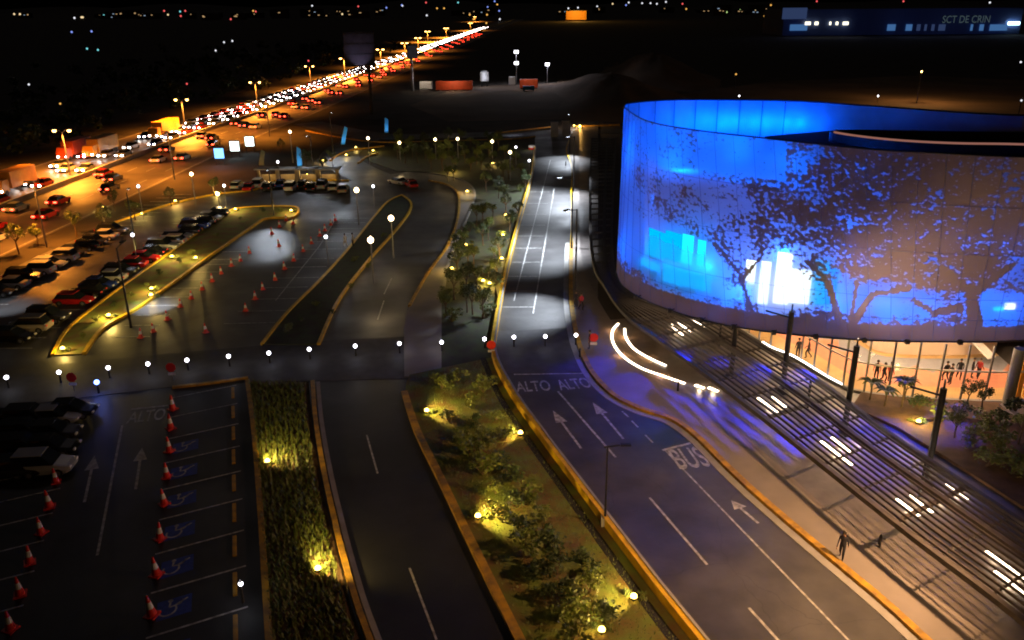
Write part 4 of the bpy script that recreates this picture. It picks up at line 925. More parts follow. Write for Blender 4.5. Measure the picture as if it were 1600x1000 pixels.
# highway traffic: small in the picture, one mesh each
def hw_car(paint, lights):
    mb = MB(); L, W = 4.4, 1.8
    secs = [(-L/2, .45, .65, .85), (-L/2+.5, .28, .88, 1), (-.9, .25, .92, 1), (.9, .25, .9, 1), (L/2-.4, .28, .75, .97), (L/2, .4, .6, .85)]
    vs = []
    for y, z0, z1, w in secs: x = W/2*w; vs += [(-x, y, z0), (-x, y, z1), (x, y, z1), (x, y, z0)]
    mb.add(vs, [(i*4+k, i*4+(k+1) % 4, i*4+4+(k+1) % 4, i*4+4+k) for i in range(5) for k in range(4)]+[(0, 1, 2, 3), (23, 22, 21, 20)], paint)
    mb.add([(-.8, -1.7, .88), (.8, -1.7, .88), (-.65, -1.2, 1.4), (.65, -1.2, 1.4), (-.65, .2, 1.42), (.65, .2, 1.42), (-.8, 1.0, .88), (.8, 1.0, .88)], [(0, 2, 3, 1), (4, 6, 7, 5), (0, 6, 4, 2), (1, 3, 5, 7)], M['glass_dark'])
    mb.add([(-.65, -1.2, 1.41), (.65, -1.2, 1.41), (.65, .2, 1.43), (-.65, .2, 1.43)], [(0, 1, 2, 3)], paint)
    for y in (-1.4, 1.4):
        for s_ in (-1, 1): mb.tube([(s_*.7, y, .32), (s_*.92, y, .32)], .32, M['rubber'], 8)
    for s_ in (-1, 1):
        if lights == 'head': mb.box((s_*.62, L/2+.01, .62), (.42, .12, .24), M['e_head'])
        else: mb.box((s_*.66, -L/2-.01, .72), (.44, .1, .22), M['e_tail'])
    return mb
HWP = {}; ncar = 0
def hw_put(off, y, away, colour, lane, sec):
    global ncar
    key = (colour, away)
    pos, ang = hw(y, off)
    if key not in HWP: o = hw_car(paints[colour], 'tail' if away else 'head').build('highway_car'); HWP[key] = o
    else: o = HWP[key].copy(); COL.objects.link(o)
    o.location = (pos.x, pos.y, .02); o.rotation_euler = (0, 0, ang+(0 if away else math.pi))
    lab = (f'{colour} car with red tail lights going away in {lane} lane, {sec}' if away else f'{colour} car with white headlights queuing in {lane} lane, {sec}')
    tag(o, lab, 'car', ('cars driving away, ' if away else 'cars queuing towards the viewer, ')+f'{colour}, {lane} lane, {sec}'); ncar += 1; return o
def sec(y): return 'near part' if y < 180 else 'past the second lamp' if y < 260 else 'middle distance' if y < 420 else 'far distance'
hcol = ['white', 'silver', 'dark grey', 'red', 'blue']
rnd = random.Random(3)
heads = []
for lane, off in (('inner', 19), ('middle', 22.4), ('outer', 26)):
    y = 90+rnd.uniform(0, 8)
    while y < 1150:
        hw_put(off+rnd.uniform(-.3, .3), y, False, rnd.choice(hcol), lane, sec(y)); heads.append((off, y))
        y += rnd.uniform(9, 17) if y < 190 else rnd.uniform(6.3, 8.5) if y < 420 else rnd.uniform(15, 22)
for lane, off in (('inner', 12.6), ('middle', 9), ('outer', 5.4)):
    y = 72+rnd.uniform(0, 20)
    while y < 900:
        hw_put(off+rnd.uniform(-.3, .3), y, True, rnd.choice(hcol), lane, sec(y)); y += rnd.uniform(13, 30) if y < 450 else rnd.uniform(28, 50)
for off, y in heads:      # headlight beams of the nearer queuing cars
    if y < 330 and (y < 220 or rnd.random() < .5):
        pos, ang = hw(y-3.5, off); nx, _ = hw(y-14, off)
        lamp_light('headlight_beam', (pos.x, pos.y, .7), 260, (1, .86, .75), None, .15, 75, (nx.x, nx.y, -.2), .6)
for off, y in ((12.6, 110), (9, 130), (5.4, 150), (12.6, 180), (9, 205), (12.6, 250), (7, 290), (10, 90), (12.6, 330)):
    pos, ang = hw(y, off); 
print('highway cars', ncar)
# trucks on the highway
def truck(off, y, m, label, away=False, L=9):
    pos, ang = hw(y, off); t = empty('box_truck', (pos.x, pos.y, .02), label, 'truck', None, ang+(0 if away else math.pi))
    mb = MB(); mb.box((0, -1.2, 2.3), (2.5, L-2.6, 2.7)); mb.build('cargo_box', m, t)
    mb = MB(); c = L/2-1; mb.add([(-1.15, c-.9, .6), (1.15, c-.9, .6), (-1.15, c-.9, 2.6), (1.15, c-.9, 2.6), (-1.15, c+.9, .6), (1.15, c+.9, .6), (-1.15, c+.9, 1.6), (1.15, c+.9, 1.6), (-1.1, c+.5, 2.6), (1.1, c+.5, 2.6)],
      [(0, 2, 3, 1), (4, 5, 7, 6), (6, 7, 9, 8), (8, 9, 3, 2), (0, 4, 6, 8, 2), (1, 3, 9, 7, 5), (0, 1, 5, 4)]); mb.build('cab', m, t)
    for yy in (-L/2+1.2, -L/2+2.4, c):
        for s_ in (-1, 1): mb = MB(); mb.tube([(s_*.85, yy, .48), (s_*1.2, yy, .48)], .48, None, 12); mb.build('wheel', M['rubber'], t)
    for s_ in (-1, 1): mb = MB(); mb.box((s_*.85, c+.92, .9), (.4, .06, .25)); mb.build('headlight', M['e_head'], t)
    return t
def truck_px(x, y, *a, **k):
    p = at(x, y); best = min(np.arange(0, 36, .5), key=lambda o: (hw(p.y, o)[0]-p).length); return truck(float(best), p.y, *a, **k)
truck_px(253, 214, M['amber'], 'yellow box truck under the second highway lamp', L=12)
truck_px(155, 243, M['amber'], 'yellow box truck between the first and second highway lamps', L=11)
truck_px(22, 300, M['amber'], 'yellow box truck at the near left end of the highway', L=10)
truck_px(115, 247, M['orange'], 'orange box truck under the first highway lamp', L=10)
# more sodium light from the near lamps of the same row, outside the frame to the left
for i, (x, y) in enumerate([(-83, 118), (-83, 80), (-60, 104), (-60, 148), (-57, 200)]):
    t = empty('highway_lamp', (x, y, 0), ('median' if i < 2 else 'roadside')+f' highway lamp unlit from above, {ORD[i]} of the hooded ones', 'highway lamp', 'hooded highway lamps')
    mb = MB(); mb.tube([(0, 0, 0), (0, 0, 8.5)], .12, None, 8, .08); mb.build('pole', M['grey_metal'], t)
    mb = MB(); mb.box((-.5, 0, 8.55), (1.2, .35, .12)); mb.build('lamp_head', M['grey_metal'], t)
    lamp_light('lamp_light', (-.7, 0, 8.4), 22000, (1, .31, .03), t, .3, 150, (-.7, 0, 0), .5)

# ------------------------------------------------------------------ people
def person_mesh(pose, top, legs_m):
    """one continuous skinned body; returns mesh with clothing zones by height"""
    if pose == 'walk': legs = [((-.09, .02, .92), (-.10, .22, .52), (-.10, .12, .08), (-.10, .30, .03)), ((.09, -.02, .92), (.10, -.02, .50), (.10, -.32, .14), (.10, -.20, .03))]
    else: legs = [((-.09, 0, .92), (-.11, .03, .50), (-.12, 0, .08), (-.12, .18, .03)), ((.09, 0, .92), (.11, .03, .50), (.12, 0, .08), (.13, .18, .03))]
    V = [(0, 0, .98), (0, 0, 1.15), (0, -.01, 1.38), (0, 0, 1.50), (0, .02, 1.58), (0, .03, 1.70)]; E = [(0, 1), (1, 2), (2, 3), (3, 4), (4, 5)]; Rr = [.15, .135, .165, .06, .075, .085]
    for lg in legs:
        k = len(V); V += lg; E += [(0, k), (k, k+1), (k+1, k+2), (k+2, k+3)]; Rr += [.10, .07, .045, .035]
    for s_ in (-1, 1):
        k = len(V); sw = .18*s_ if pose == 'walk' else .03
        V += [(s_*.19, 0, 1.40), (s_*.25, -.02-sw*.3, 1.12), (s_*.26, .05+sw, .90), (s_*.265, .07+sw*1.2, .80)]; E += [(2, k), (k, k+1), (k+1, k+2), (k+2, k+3)]; Rr += [.055, .042, .03, .028]
        for f in range(5):
            j = len(V); fx = (f-2)*.017
            if f == 0: V += [(s_*.24, .11+sw*1.2, .79), (s_*.235, .13+sw*1.2, .75)]
            else: V += [(s_*(.268), .07+sw*1.2+fx, .75), (s_*(.262), .075+sw*1.2+fx*1.1, .70+.008*abs(f-3))]
            E += [(k+3, j), (j, j+1)]; Rr += [.009, .008]
    me = bpy.data.meshes.new('tmp'); me.from_pydata(V, E, []); o = bpy.data.objects.new('tmp', me); COL.objects.link(o)
    md = o.modifiers.new('s', 'SKIN')
    if not me.skin_vertices:
        bpy.context.view_layer.objects.active = o
    for i, sv in enumerate(me.skin_vertices[0].data): sv.radius = (Rr[i]*(1.15 if i in (0, 1, 2) else 1), Rr[i]*(.75 if i in (0, 1, 2) else 1)); sv.use_root = (i == 0)
    ss = o.modifiers.new('d', 'SUBSURF'); ss.levels = 1
    out = bpy.data.meshes.new_from_object(o.evaluated_get(bpy.context.evaluated_depsgraph_get()))
    COL.objects.unlink(o); bpy.data.objects.remove(o)
    out.materials.clear()
    for m in (M['skin'], top, legs_m, M['rubber']): out.materials.append(m)
    for f in out.polygons:
        c = f.center; f.use_smooth = True
        f.material_index = 3 if c.z < .09 else 0 if c.z > 1.5 or (c.z < .86 and abs(c.x) > .2) else 1 if c.z > .98 or abs(c.x) > .2 else 2
    return out
PM = {}
def person(x, y, pose, top, legs_m, rz, label, z=.14, group=None, plan=None, bag=False):
    key = (pose, top.name, legs_m.name)
    if key not in PM: PM[key] = person_mesh(pose, top, legs_m)
    p = plan if plan is not None else at(x, y, z)
    o = bpy.data.objects.new('person', PM[key]); COL.objects.link(o); o.location = (p.x, p.y, z); o.rotation_euler = (0, 0, rz); tag(o, label, 'person', group)
    mb = MB(); mb.lathe([(.105, -.03), (.112, .03), (.095, .09), (.05, .13), (.01, .14)], None, 10, (0, .015, 1.68)); mb.build('hair', M['hair'], o, smooth=True)
    f = MB(); f.box((0, .125, 1.655), (.02, .03, .035)); f.build('nose', M['skin'], o)
    for s_ in (-1, 1): e = MB(); e.ball((s_*.033, .108, 1.68), .011, None, 6); e.build('eye', M['rubber'], o)
    if bag: b_ = MB(); b_.box((0, -.2, 1.25), (.3, .16, .42)); b_.build('backpack', M['cloth_dark'], o)
    return o
person(1314, 873, 'walk', M['cloth_dark'], M['cloth_dark'], 2.6, 'person in dark clothes with a backpack walking along the front walkway', bag=True)
person(900, 480, 'stand', M['cloth_dark'], M['cloth_dark'], .5, 'person in dark clothes by the walkway kerb beyond the crossing')
person(908, 484, 'walk', M['cloth_red'], M['cloth_dark'], 3.6, 'person in a red top beside the dark figure beyond the crossing')
person(921, 545, 'stand', M['cloth_dark'], M['cloth_dark'], 1.5, 'person in dark clothes next to the red sign on the walkway')
person(540, 386, 'walk', M['cloth_pale'], M['cloth_pale'], 1., 'person in pale clothes left of the brightest globe lamp', z=.05)
person(552, 385, 'stand', M['cloth_pale'], M['cloth_dark'], 2., 'person in a pale top nearest the brightest globe lamp', z=.05)
for i, (x, y, c) in enumerate([(1246, 558, 'dark'), (1262, 559, 'dark'), (1368, 594, 'dark'), (1379, 598, 'dark'), (1389, 597, 'pale'), (1476, 596, 'dark'), (1484, 600, 'dark'), (1497, 592, 'dark'), (1517, 590, 'dark'), (1527, 591, 'pale')]):
    cl = M['cloth_dark'] if c == 'dark' else M['cloth_red']
    person(x, y, 'walk' if i % 2 else 'stand', cl, M['cloth_dark'], i*1.3, f'person in {"dark clothes" if c == "dark" else "a red top"} inside the glass lobby, {ORD[i]} from the left', .11, 'people inside the glass lobby')

# ------------------------------------------------------------------ banners, booths, signs, billboards
M['banner_blue'] = mat('blue_banner_cloth', (.02, .30, .75), .7, var=.2, scale=1); M['banner_grey'] = mat('grey_banner_cloth', (.25, .32, .28), .7, var=.2, scale=1)
def banner(x, y, h, m, lean, label, lit=True):
    p = at(x, y); t = empty('feather_banner', p, label, 'banner', 'feather banners by the entrance road')
    mb = MB(); mb.tube([(0, 0, 0), (lean*.5, 0, h*.6), (lean, 0, h)], .035, None, 6); mb.build('pole', M['grey_metal'], t)
    mb = MB(); pts = []
    n = 9
    for j in range(n+1):
        s_ = j/n; zz = .7+(h-.7)*s_; xx = lean*s_**1.3; wd = .95*(1-.15*s_) if s_ < .8 else .95*.88*math.sqrt(max(.02, 1-((s_-.8)/.2)**2))
        pts.append((xx, zz, wd))
    vs = []
    for xx, zz, wd in pts: vs += [(xx, -.012, zz), (xx+wd, -.012, zz), (xx, .012, zz), (xx+wd, .012, zz)]
    mb.add(vs, [q for j in range(n) for q in ((j*4, j*4+1, j*4+5, j*4+4), (j*4+3, j*4+2, j*4+6, j*4+7), (j*4+1, j*4+3, j*4+7, j*4+5), (j*4+2, j*4, j*4+4, j*4+6))]); mb.build('flag', m, t)
    if lit: lamp_light('banner_light', (.4, -2., .4), 260, (.8, .9, 1), t, .1, 60, (.4, 0, 2.5), .5)
banner(533, 231, 4.6, M['banner_blue'], 1.1, 'leaning blue feather banner at the far roundabout kerb')
banner(601, 213, 4.3, M['banner_blue'], .3, 'upright blue feather banner beside the far road junction')
banner(465, 268, 4.6, M['banner_blue'], .25, 'blue feather banner beside the entrance booths')
banner(405, 264, 3.6, M['banner_grey'], .8, 'unlit grey feather banner left of the entrance booths', False)
# entrance booths
M['booth'] = mat('booth_render', (.45, .34, .18), .7, var=.2, scale=1)
for i, x in enumerate((420, 450, 482, 514)):
    p = at(x, 284); t = empty('entrance_booth', p, f'small flat-roofed entrance booth, {ORD[i]} from the left behind the cars', 'booth', 'entrance booths')
    for a in (-1.6, 1.6): mb = MB(); mb.box((a, 0, 1.1), (.4, .5, 2.2)); mb.build('pillar', M['booth'], t)
    mb = MB(); mb.box((0, 0, 2.35), (4.2, 2.2, .25)); mb.build('roof', M['concrete'], t)
    mb = MB(); mb.box((0, .9, .6), (2.8, .15, 1.1)); mb.build('counter', M['booth'], t)
    mb = MB(); mb.box((0, .2, 2.19), (1.2, .2, .05)); mb.build('ceiling_lamp', M['e_warm'], t)
    lamp_light('booth_light', (0, -.3, 2.0), 70, (1, .66, .25), t, .1)
# lit kiosk signs by the highway
M['e_kb'] = emis('blue_sign_panel', (.15, .42, 1), 3.5, True); M['e_kw'] = emis('white_sign_panel', (.85, 1, .95), 4, True)
for x, y, m, w_ in ((345, 252, 'e_kb', 'blue'), (369, 240, 'e_kw', 'white'), (392, 232, 'e_kw', 'pale green-white')):
    p = at(x, y+6); t = empty('lit_sign', p, f'glowing {w_} sign panel standing beside the highway', 'lit sign', 'glowing sign panels beside the highway')
    for a in (-.8, .8): mb = MB(); mb.tube([(a, 0, 0), (a, 0, 1.3)], .06, None, 6); mb.build('leg', M['steel'], t)
    mb = MB(); mb.box((0, 0, 2.3), (2.1, .35, 2.2)); mb.build('frame', M['steel'], t)
    mb = MB(); mb.box((0, -.19, 2.3), (1.8, .03, 1.9)); mb.build('panel', M[m], t)
    lamp_light('sign_glow', (0, -.9, 2.2), 90, (.6, .8, 1), t, .3)
M['bill'] = mat('billboard_back', (.05, .045, .07), .7, var=.4, scale=.6)
for x, y, h, w_, hh, rz, lab in ((581, 178, 13, 8.5, 9, .35, 'large dark billboard on a tall pole beside the highway'), (645, 142, 11, 8, 4.5, 1.25, 'dark billboard seen nearly edge-on beyond the first')):
    p = at(x, y); t = empty('billboard', p, lab, 'billboard', None, rz)
    mb = MB(); mb.tube([(0, 0, 0), (0, 0, h+1)], .45, None, 12); mb.build('pole', M['steel'] if h == 13 else M['grey_metal'], t)
    mb = MB(); mb.box((-2.4 if h == 13 else 0, -.5, h+hh/2), (w_, .3, hh)); mb.build('panel', M['bill'], t)
    for zz in range(4): mb = MB(); mb.box((-2.4 if h == 13 else 0, -.72, h+.6+zz*(hh-1)/3.), (w_, .1, .2)); mb.build('frame_bar', M['steel'], t)
    if h != 13: lamp_light('billboard_lamp', (0, -4, 1.5), 500, (.7, .6, 1), t, .2, 60, (0, 0, 7), .5); 
    else: lamp_light('billboard_lamp', (-2.4, -5, h), 500, (.8, .7, 1), t, .2, 80, (-2.4, 0, h+4), .6)

# ------------------------------------------------------------------ construction yard
def yard_box(x, y, sz, m, label, name, cat, lightp=0, col=(1, .8, .6), rz=0):
    p = at(x, y); t = empty(name, p, label, cat, None, rz)
    mb = MB(); mb.box((0, 0, sz[2]/2+.3), sz); mb.build('shell', m, t)
    for k in range(int(sz[0]/.8)): mb = MB(); mb.box((-sz[0]/2+.4+k*.8, -sz[1]/2-.03, sz[2]/2+.3), (.12, .06, sz[2]-.2)); mb.build('rib', m, t)
    mb = MB()
    for a in (-1, 1): mb.box((a*sz[0]*.4, 0, .15), (.3, sz[1], .3))
    mb.build('skid', M['steel'], t)
    if lightp: lamp_light('yard_light', (0, -5, 5), lightp, col, t, .2)
    return t
yard_box(710, 141, (13, 2.6, 2.9), M['orange'], 'long orange cargo container in the construction yard', 'container', 'container', 900)
yard_box(666, 140, (4.5, 2.4, 2.6), M['white'], 'white truck cab unit at the left end of the orange container', 'site_cabin', 'cabin', 500)
yard_box(826, 138, (6.5, 2.6, 2.9), M['orange'], 'short orange container below the tall floodlight', 'container', 'container', 400)
yard_box(826, 142, (4, 1.2, 1.4), M['banner_blue'], 'small blue box standing before the short orange container', 'crate', 'crate')
yard_box(800, 133, (2.5, 2.4, 2.8), M['white'], 'small white site box left of the tall floodlight', 'site_box', 'cabin')
p = at(757, 135); t = empty('water_tank', p, 'grey round water tank on a frame in the construction yard', 'tank')
mb = MB(); mb.lathe([(.02, 2), (1.6, 2), (1.6, 5), (1.2, 5.6), (.02, 5.8)], None, 16); mb.build('tank', M['white'], t, smooth=False)
for a in (-1, 1):
    for b_ in (-1, 1): mb = MB(); mb.tube([(a, b_, 0), (a, b_, 2)], .12, None, 6); mb.build('leg', M['steel'], t)
lamp_light('tank_light', (0, -5, 4), 500, (.8, .85, 1), t, .2)
for x, y, h, w_ in ((807, 133, 12, 'taller'), (855, 130, 7, 'shorter')):
    p = at(x, y); t = empty('floodlight_mast', p, f'{w_} white floodlight mast over the construction yard', 'floodlight', 'floodlights of the construction yard')
    mb = MB(); mb.tube([(0, 0, 0), (0, 0, h)], .15, None, 8); mb.build('pole', M['grey_metal'], t)
    for zz in ((h,) if h == 7 else (h, h-4)): mb = MB(); mb.box((0, -.3, zz), (1.5, .4, 1)); mb.build('flood_lamp', M['e_white'], t)
    lamp_light('flood_beam', (0, -.8, h), 2600, (.85, .85, 1), t, .3)
# gate posts at the end of the drop-off road
for i, (x, y) in enumerate(((866, 214), (884, 212))):
    p = at(x, y); t = empty('gate_pillar', p, f'{"left" if i == 0 else "right"} grey gate pillar at the far end of the drop-off road', 'pillar', 'gate pillars')
    mb = MB(); mb.box((0, 0, 1.6), (1.6, 1.2, 3.2)); mb.build('shaft', M['concrete'], t); mb = MB(); mb.box((0, 0, 3.3), (1.8, 1.4, .2)); mb.build('cap', M['concrete'], t)
uplight(906, 198, 160, 'orange lamp by the far gate of the drop-off road', (1, .5, .1), .2, 2.4)
uplight(897, 197, 60, 'white lamp by the far gate of the drop-off road', (1, .9, .9), .2, 1.6)
# small red-white marker at parapet end
p = at(831, 234); t = empty('crash_cushion', p, 'red and white marker block at the far end of the yellow parapet', 'barrier')
mb = MB(); mb.tube([(0, 0, 0), (0, 0, .5)], .75, None, 14); mb.build('lower_drum', M['red'], t); mb = MB(); mb.tube([(0, 0, .5), (0, 0, .9)], .75, None, 14); mb.build('upper_drum', M['white'], t)
lamp_light('marker_light', (-.5, -2, 1.5), 60, (1, .9, .85), t, .1)
# walkway bollards
for i, q in enumerate([(1373, 858), (1059, 613), (884, 260), (906, 560)]):
    p = at(*q); mb = MB(); mb.lathe([(.02, 0), (.09, 0), (.08, .75), (.03, .85), (.01, .85)], None, 10); o = mb.build('bollard', M['steel'], None, (p.x, p.y, .14)); tag(o, f'short dark bollard on the walkway, {ORD[i]} of four along its length', 'bollard', 'dark bollards of the walkway')

# ------------------------------------------------------------------ far ground, treeline, town
rnd = random.Random(77)
hb = MB()
def mound(cx, cy_, rx, ry, h, m, name, n=26):
    mb = MB(); vs = []; r_ = 8
    for j in range(r_+1):
        f = j/r_
        for k in range(n):
            a = 2*math.pi*k/n; w = 1+.12*math.sin(3*a+cx)+.06*math.sin(7*a)
            vs.append((cx+rx*f*w*math.cos(a), cy_+ry*f*w*math.sin(a), max(-.3, h*(math.cos(f*math.pi)+1)/2-.05+.06*h*math.sin(5*a+f*9)*(f < 1))))
    mb.add(vs, [(j*n+k, j*n+(k+1) % n, (j+1)*n+(k+1) % n, (j+1)*n+k) for j in range(r_) for k in range(n)]); o = mb.build(name, m, smooth=True); return tag(o, kind='structure')
c = at(960, 165); mound(c.x+2, c.y+25, 22, 75, 7, M['dirt'], 'hill')
c = at(1020, 120); mound(c.x, c.y, 24, 70, 9, M['dirt'], 'hill')
for i in range(9): mound(-2600+i*700+rnd.uniform(-150, 150), 5200+rnd.uniform(-500, 600), 700, 500, rnd.uniform(20, 60), M['earth'], 'hill')
# dark wood beyond the highway: one mass of foliage
wd = MB()
for i in range(260):
    y = rnd.uniform(130, 620); off = 36+abs(rnd.gauss(0, 1))*60; pos, _ = hw(y, off); h = rnd.uniform(3, 7.5)
    bl = [(Vector((pos.x+rnd.uniform(-2, 2), pos.y+rnd.uniform(-2, 2), h*rnd.uniform(.35, .8))), h*.32) for _ in range(4)]
    leaf_cloud(wd, bl, 90, 1.1, M['leaf_dark'], i)
tag(wd.build('woods'), 'dark woods beyond the highway', 'woods', kind='stuff')
# town lights: small lamp posts and lit windows far away
TOWN = [(23, 22, 'y'), (32, 22, 'y'), (117, 28, 'w'), (128, 27, 'y'), (163, 24, 'c'), (177, 23, 'w'), (191, 23, 'w'), (200, 19, 'r'), (245, 23, 'o'), (263, 23, 'y'), (257, 17, 'r'), (282, 18, 'c'), (290, 17, 'r'), (283, 25, 'r'), (112, 50, 'b'), (143, 49, 'b'), (136, 76, 'c'), (153, 78, 'c'), (361, 30, 'r'), (350, 66, 'w'), (363, 64, 'w'), (337, 79, 'w'), (400, 18, 'r'), (396, 17, 'o'), (45, 132, 'w'), (94, 162, 'o'), (292, 131, 'r'), (482, 95, 'r'), (488, 9, 'w'), (535, 22, 'y'), (560, 10, 'r'), (604, 12, 'b'), (629, 9, 'w'), (628, 8, 'b'), (666, 4, 'r'), (667, 24, 'w'), (683, 13, 'o'), (694, 13, 'o'), (716, 4, 'c'), (773, 2, 'b'), (777, 7, 'o'), (780, 17, 'b'), (781, 30, 'w'), (762, 11, 'b'), (734, 23, 'o'), (761, 23, 'o'), (740, 30, 'o'), (760, 36, 'o'), (888, 13, 'w'), (903, 12, 'w'), (933, 10, 'w'), (957, 6, 'y'), (978, 8, 'b'), (982, 4, 'w'), (1003, 5, 'w'), (1016, 5, 'w'), (1026, 6, 'w'), (1040, 3, 'w'), (1066, 6, 'r'), (1128, 9, 'r'), (1072, 14, 'o'), (1135, 19, 'g'), (1150, 17, 'g'), (1156, 16, 'g'), (1180, 17, 'y'), (1194, 25, 'o'), (1204, 8, 'o'), (1275, 2, 'r'), (1410, 2, 'r'), (1545, 4, 'w'), (1337, 26, 'b'), (1366, 30, 'w'), (1595, 97, 'w'), (1596, 157, 'w'), (1150, 116, 'o'), (175, 22, 'w'), (130, 27, 'y')]
TC = {'y': ((1, .75, .4), 'yellow'), 'w': ((.9, .92, 1), 'white'), 'c': ((.2, .75, .8), 'teal'), 'r': ((1, .12, .12), 'red'), 'o': ((1, .5, .1), 'orange'), 'b': ((.25, .35, 1), 'blue'), 'g': ((.6, .9, .3), 'green')}
TM = {k: emis(v[1]+'_town_lamp', v[0], 1.1) for k, v in TC.items()}
TMESH = {}
for i, (x, y, k) in enumerate(TOWN):
    zz = 9 if y < 60 else 5
    yy = max(y, 9.)
    p = at(x, yy+4, 0) if y < 40 else at(x, y, zz)
    D = p.length
    if D > 2600: p = p*(2600/D)
    D = p.length
    # height so that the lamp shows at its picture place
    z = zsolve_z = None
    lo, hi = -5., 200.
    for _ in range(40):
        z = (lo+hi)/2; dz = z-CAMH; dep = p.y*math.cos(PITCH)-dz*math.sin(PITCH); v = CY-F*(p.y*math.sin(PITCH)+dz*math.cos(PITCH))/dep-(x-800)*math.sin(ROLL)
        if v > y: lo = z
        else: hi = z
    z = max(3., z)
    r = min(2.4, D*.0010)
    t = empty('far_lamp', (p.x, p.y, 0), f'tiny {TC[k][1]} light far away, {"left of the highway" if x < 500 else "behind the highway bend" if x < 800 else "beyond the dark fields"}', 'distant light', f'tiny {TC[k][1]} far lights {"west" if x < 500 else "middle" if x < 800 else "east"}')
    mb = MB(); mb.tube([(0, 0, 0), (0, 0, z)], max(.1, r*.15), None, 5); mb.build('pole', M['steel'], t)
    mb = MB(); mb.ball((0, 0, z), r, None, 8); mb.build('lamp', TM[k], t, smooth=True)
# long warehouse at the horizon with lettering
M['ware'] = mat('warehouse_wall', (.06, .10, .28), .7, var=.2, scale=.02); M['letters'] = emis('dim_sign_letters', (.30, .45, .5), .14)
M['e_wb'] = emis('blue_lit_bay', (.15, .42, 1), .3); M['e_wc'] = emis('cyan_flood', (.6, .9, 1), 7); M['e_wy'] = emis('pale_bay', (1, .95, .7), 2.5); M['e_wd'] = emis('dim_bay', (.12, .2, .5), .2)
def far_pt(x, y, Y): # point at depth Y (plan) seen at picture x,y
    u, v = x-800, y-500; c_, s_ = math.cos(ROLL), math.sin(ROLL); u, v = u*c_-v*s_, u*s_+v*c_
    d = Vector((u/F, math.cos(PITCH)-v/F*math.sin(PITCH), -math.sin(PITCH)-v/F*math.cos(PITCH))); t = Y/d.y; return Vector((d.x*t, Y, CAMH+d.z*t))
WY = 760.
ware = empty('warehouse', (far_pt(1410, 50, WY).x, WY, 0), 'long dark warehouse with a lit row of bays and a lettered wall', 'warehouse'); WL = Vector((ware.location.x, WY, 0))
def wpanel(x0, x1, y0, y1, m, name, dy=0., thick=1.):
    a, b = far_pt(x0, y1, WY-dy), far_pt(x1, y0, WY-dy); mb = MB(); mb.box(((a.x+b.x)/2-WL.x, -dy+thick/2, (a.z+b.z)/2), (abs(b.x-a.x), thick, abs(b.z-a.z))); return mb.build(name, m, ware)
wpanel(1222, 1600, 12, 56, M['ware'], 'wall', 0, 60)
for x0, x1, m in ((1234, 1262, 'e_wb'), (1258, 1267, 'e_wy'), (1273, 1279, 'e_wy'), (1296, 1299, 'e_wy'), (1306, 1310, 'e_wy'), (1317, 1326, 'e_wy'), (1386, 1400, 'e_wb'), (1415, 1426, 'e_wb'), (1432, 1439, 'e_wd'), (1444, 1449, 'e_wd'), (1455, 1461, 'e_wd'), (1466, 1478, 'e_wd'), (1516, 1521, 'e_wb'), (1530, 1538, 'e_wb'), (1546, 1575, 'e_wb'), (1575, 1594, 'e_wc')):
    wpanel(x0, x1, 34 if m not in ('e_wb', 'e_wd') else 38, 39 if m not in ('e_wb', 'e_wd') else 48, M[m], 'lit_bay', 1.5 if m in ('e_wb', 'e_wd') else 2.2, .6)
wpanel(1222, 1262, 12, 30, M['e_wd'], 'end_panel', 1.2, .6)
cu = bpy.data.curves.new('sign_lettering', 'FONT'); cu.body = 'SCT DE CRIN'; cu.size = 1; o = bpy.data.objects.new('tmp', cu); COL.objects.link(o)
me = bpy.data.meshes.new_from_object(o.evaluated_get(bpy.context.evaluated_depsgraph_get())); COL.objects.unlink(o); bpy.data.objects.remove(o)
xs = [v.co.x for v in me.vertices]; ys = [v.co.y for v in me.vertices]; a, b = far_pt(1472, 36, WY-2), far_pt(1548, 24, WY-2)
for v in me.vertices:
    v.co = (a.x+(v.co.x-min(xs))/(max(xs)-min(xs))*(b.x-a.x)-WL.x, -2, a.z+(v.co.y-min(ys))/(max(ys)-min(ys))*(b.z-a.z))
me.materials.clear(); me.materials.append(M['letters']); o = bpy.data.objects.new('sign_lettering', me); COL.objects.link(o); o.parent = ware
for x in (1250, 1330, 1420, 1500, 1570):  # blue lights without fixtures, added to lift the dark warehouse wall
    p = far_pt(x, 45, WY-25); lamp_light('wall_fill_light', (p.x-WL.x, -25, p.z+6), 900, (.4, .5, 1), ware, 1)
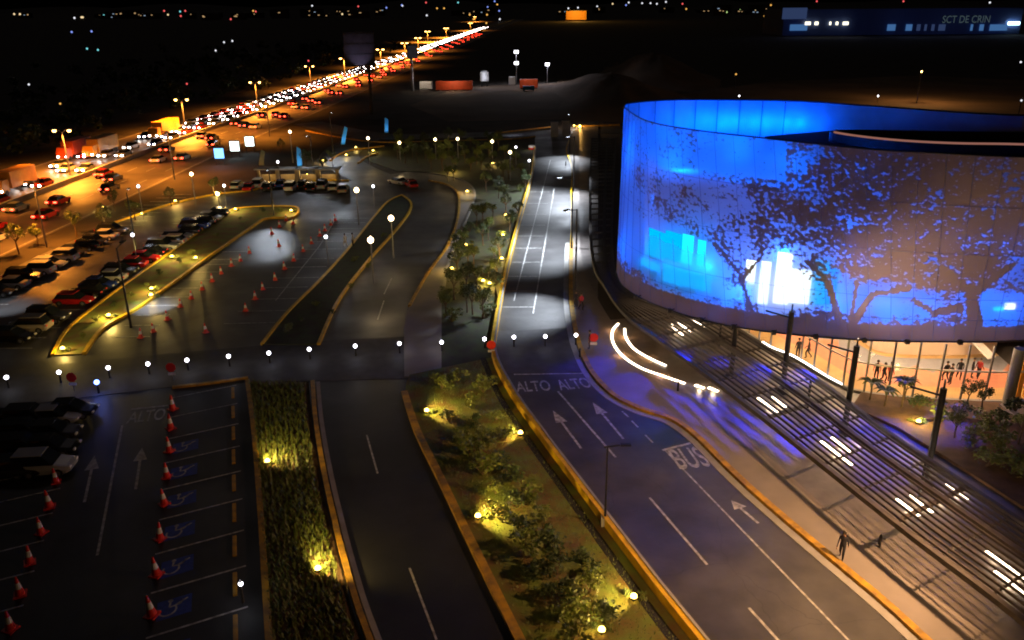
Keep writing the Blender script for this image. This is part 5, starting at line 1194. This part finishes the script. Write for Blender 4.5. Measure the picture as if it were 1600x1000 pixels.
# two trees before the warehouse
# low town blocks at the horizon, a few windows lit
M['block'] = mat('town_wall', (.10, .08, .08), .9, var=.3, scale=.05); tw = [emis('town_window', (1, .62, .28), .5), emis('cool_town_window', (.55, .75, 1), .45)]
rb = random.Random(12)
for i in range(36):
    px = rb.choice((rb.uniform(10, 480), rb.uniform(480, 780), rb.uniform(820, 1210))); Y = rb.uniform(1900, 2600); f = far_pt(px, 20, Y); wd_, hg = rb.uniform(18, 55), rb.uniform(7, 20)
    t = empty('town_block', (f.x, Y, 0), f'dark low building on the horizon, {ORD[i % 30]} of the {"left" if px < 480 else "middle" if px < 800 else "right"} set{" at the back" if i >= 30 else ""}', 'building', 'low buildings on the horizon')
    mb = MB(); mb.box((0, 0, hg/2), (wd_, 20, hg)); mb.build('wall', M['block'], t); mb = MB(); mb.box((0, 0, hg+.4), (wd_+1, 21, .8)); mb.build('roof', M['steel'], t)
    for q in range(rb.randint(1, 4)):
        mb = MB(); mb.box((rb.uniform(-wd_/2+3, wd_/2-3), -10.1, rb.uniform(hg*.45, hg-2)), (rb.uniform(2, 5), .2, 1.8)); mb.build('window', tw[rb.random() < .35], t)
# orange-lit block at the horizon
ob = empty('orange_lit_block', (*far_pt(900, 8, 1500).xy, 0), 'low building floodlit orange at the horizon', 'building')
mb = MB(); mb.box((0, 0, 9), (34, 20, 14)); mb.build('wall', M['amber'], ob); mb = MB(); mb.box((0, 0, 16.5), (36, 22, .8)); mb.build('roof', M['steel'], ob)
lamp_light('flood_lamp', (0, -40, 14), 60000, (1, .5, .08), ob, 2)
# floodlight for the screen front: warm lamps on the masts' tops aim at the printed screen
for i, q in enumerate(MP[2:]):
    lamp_light('screen_flood', (q.x, q.y-.3, 7.6), 2100, (1, .68, .42), None, .3, 80, (q.x+9, q.y+14, 13), .9)
# faint lamp over the brown field behind the hall
t = lamp_post(1440, 112, 9, 'hooded lamp over the brown field behind the hall', 'post lamp', None, 'e_sodium', .25, 9000, (1, .5, .15), rp=.1, name='field_lamp')
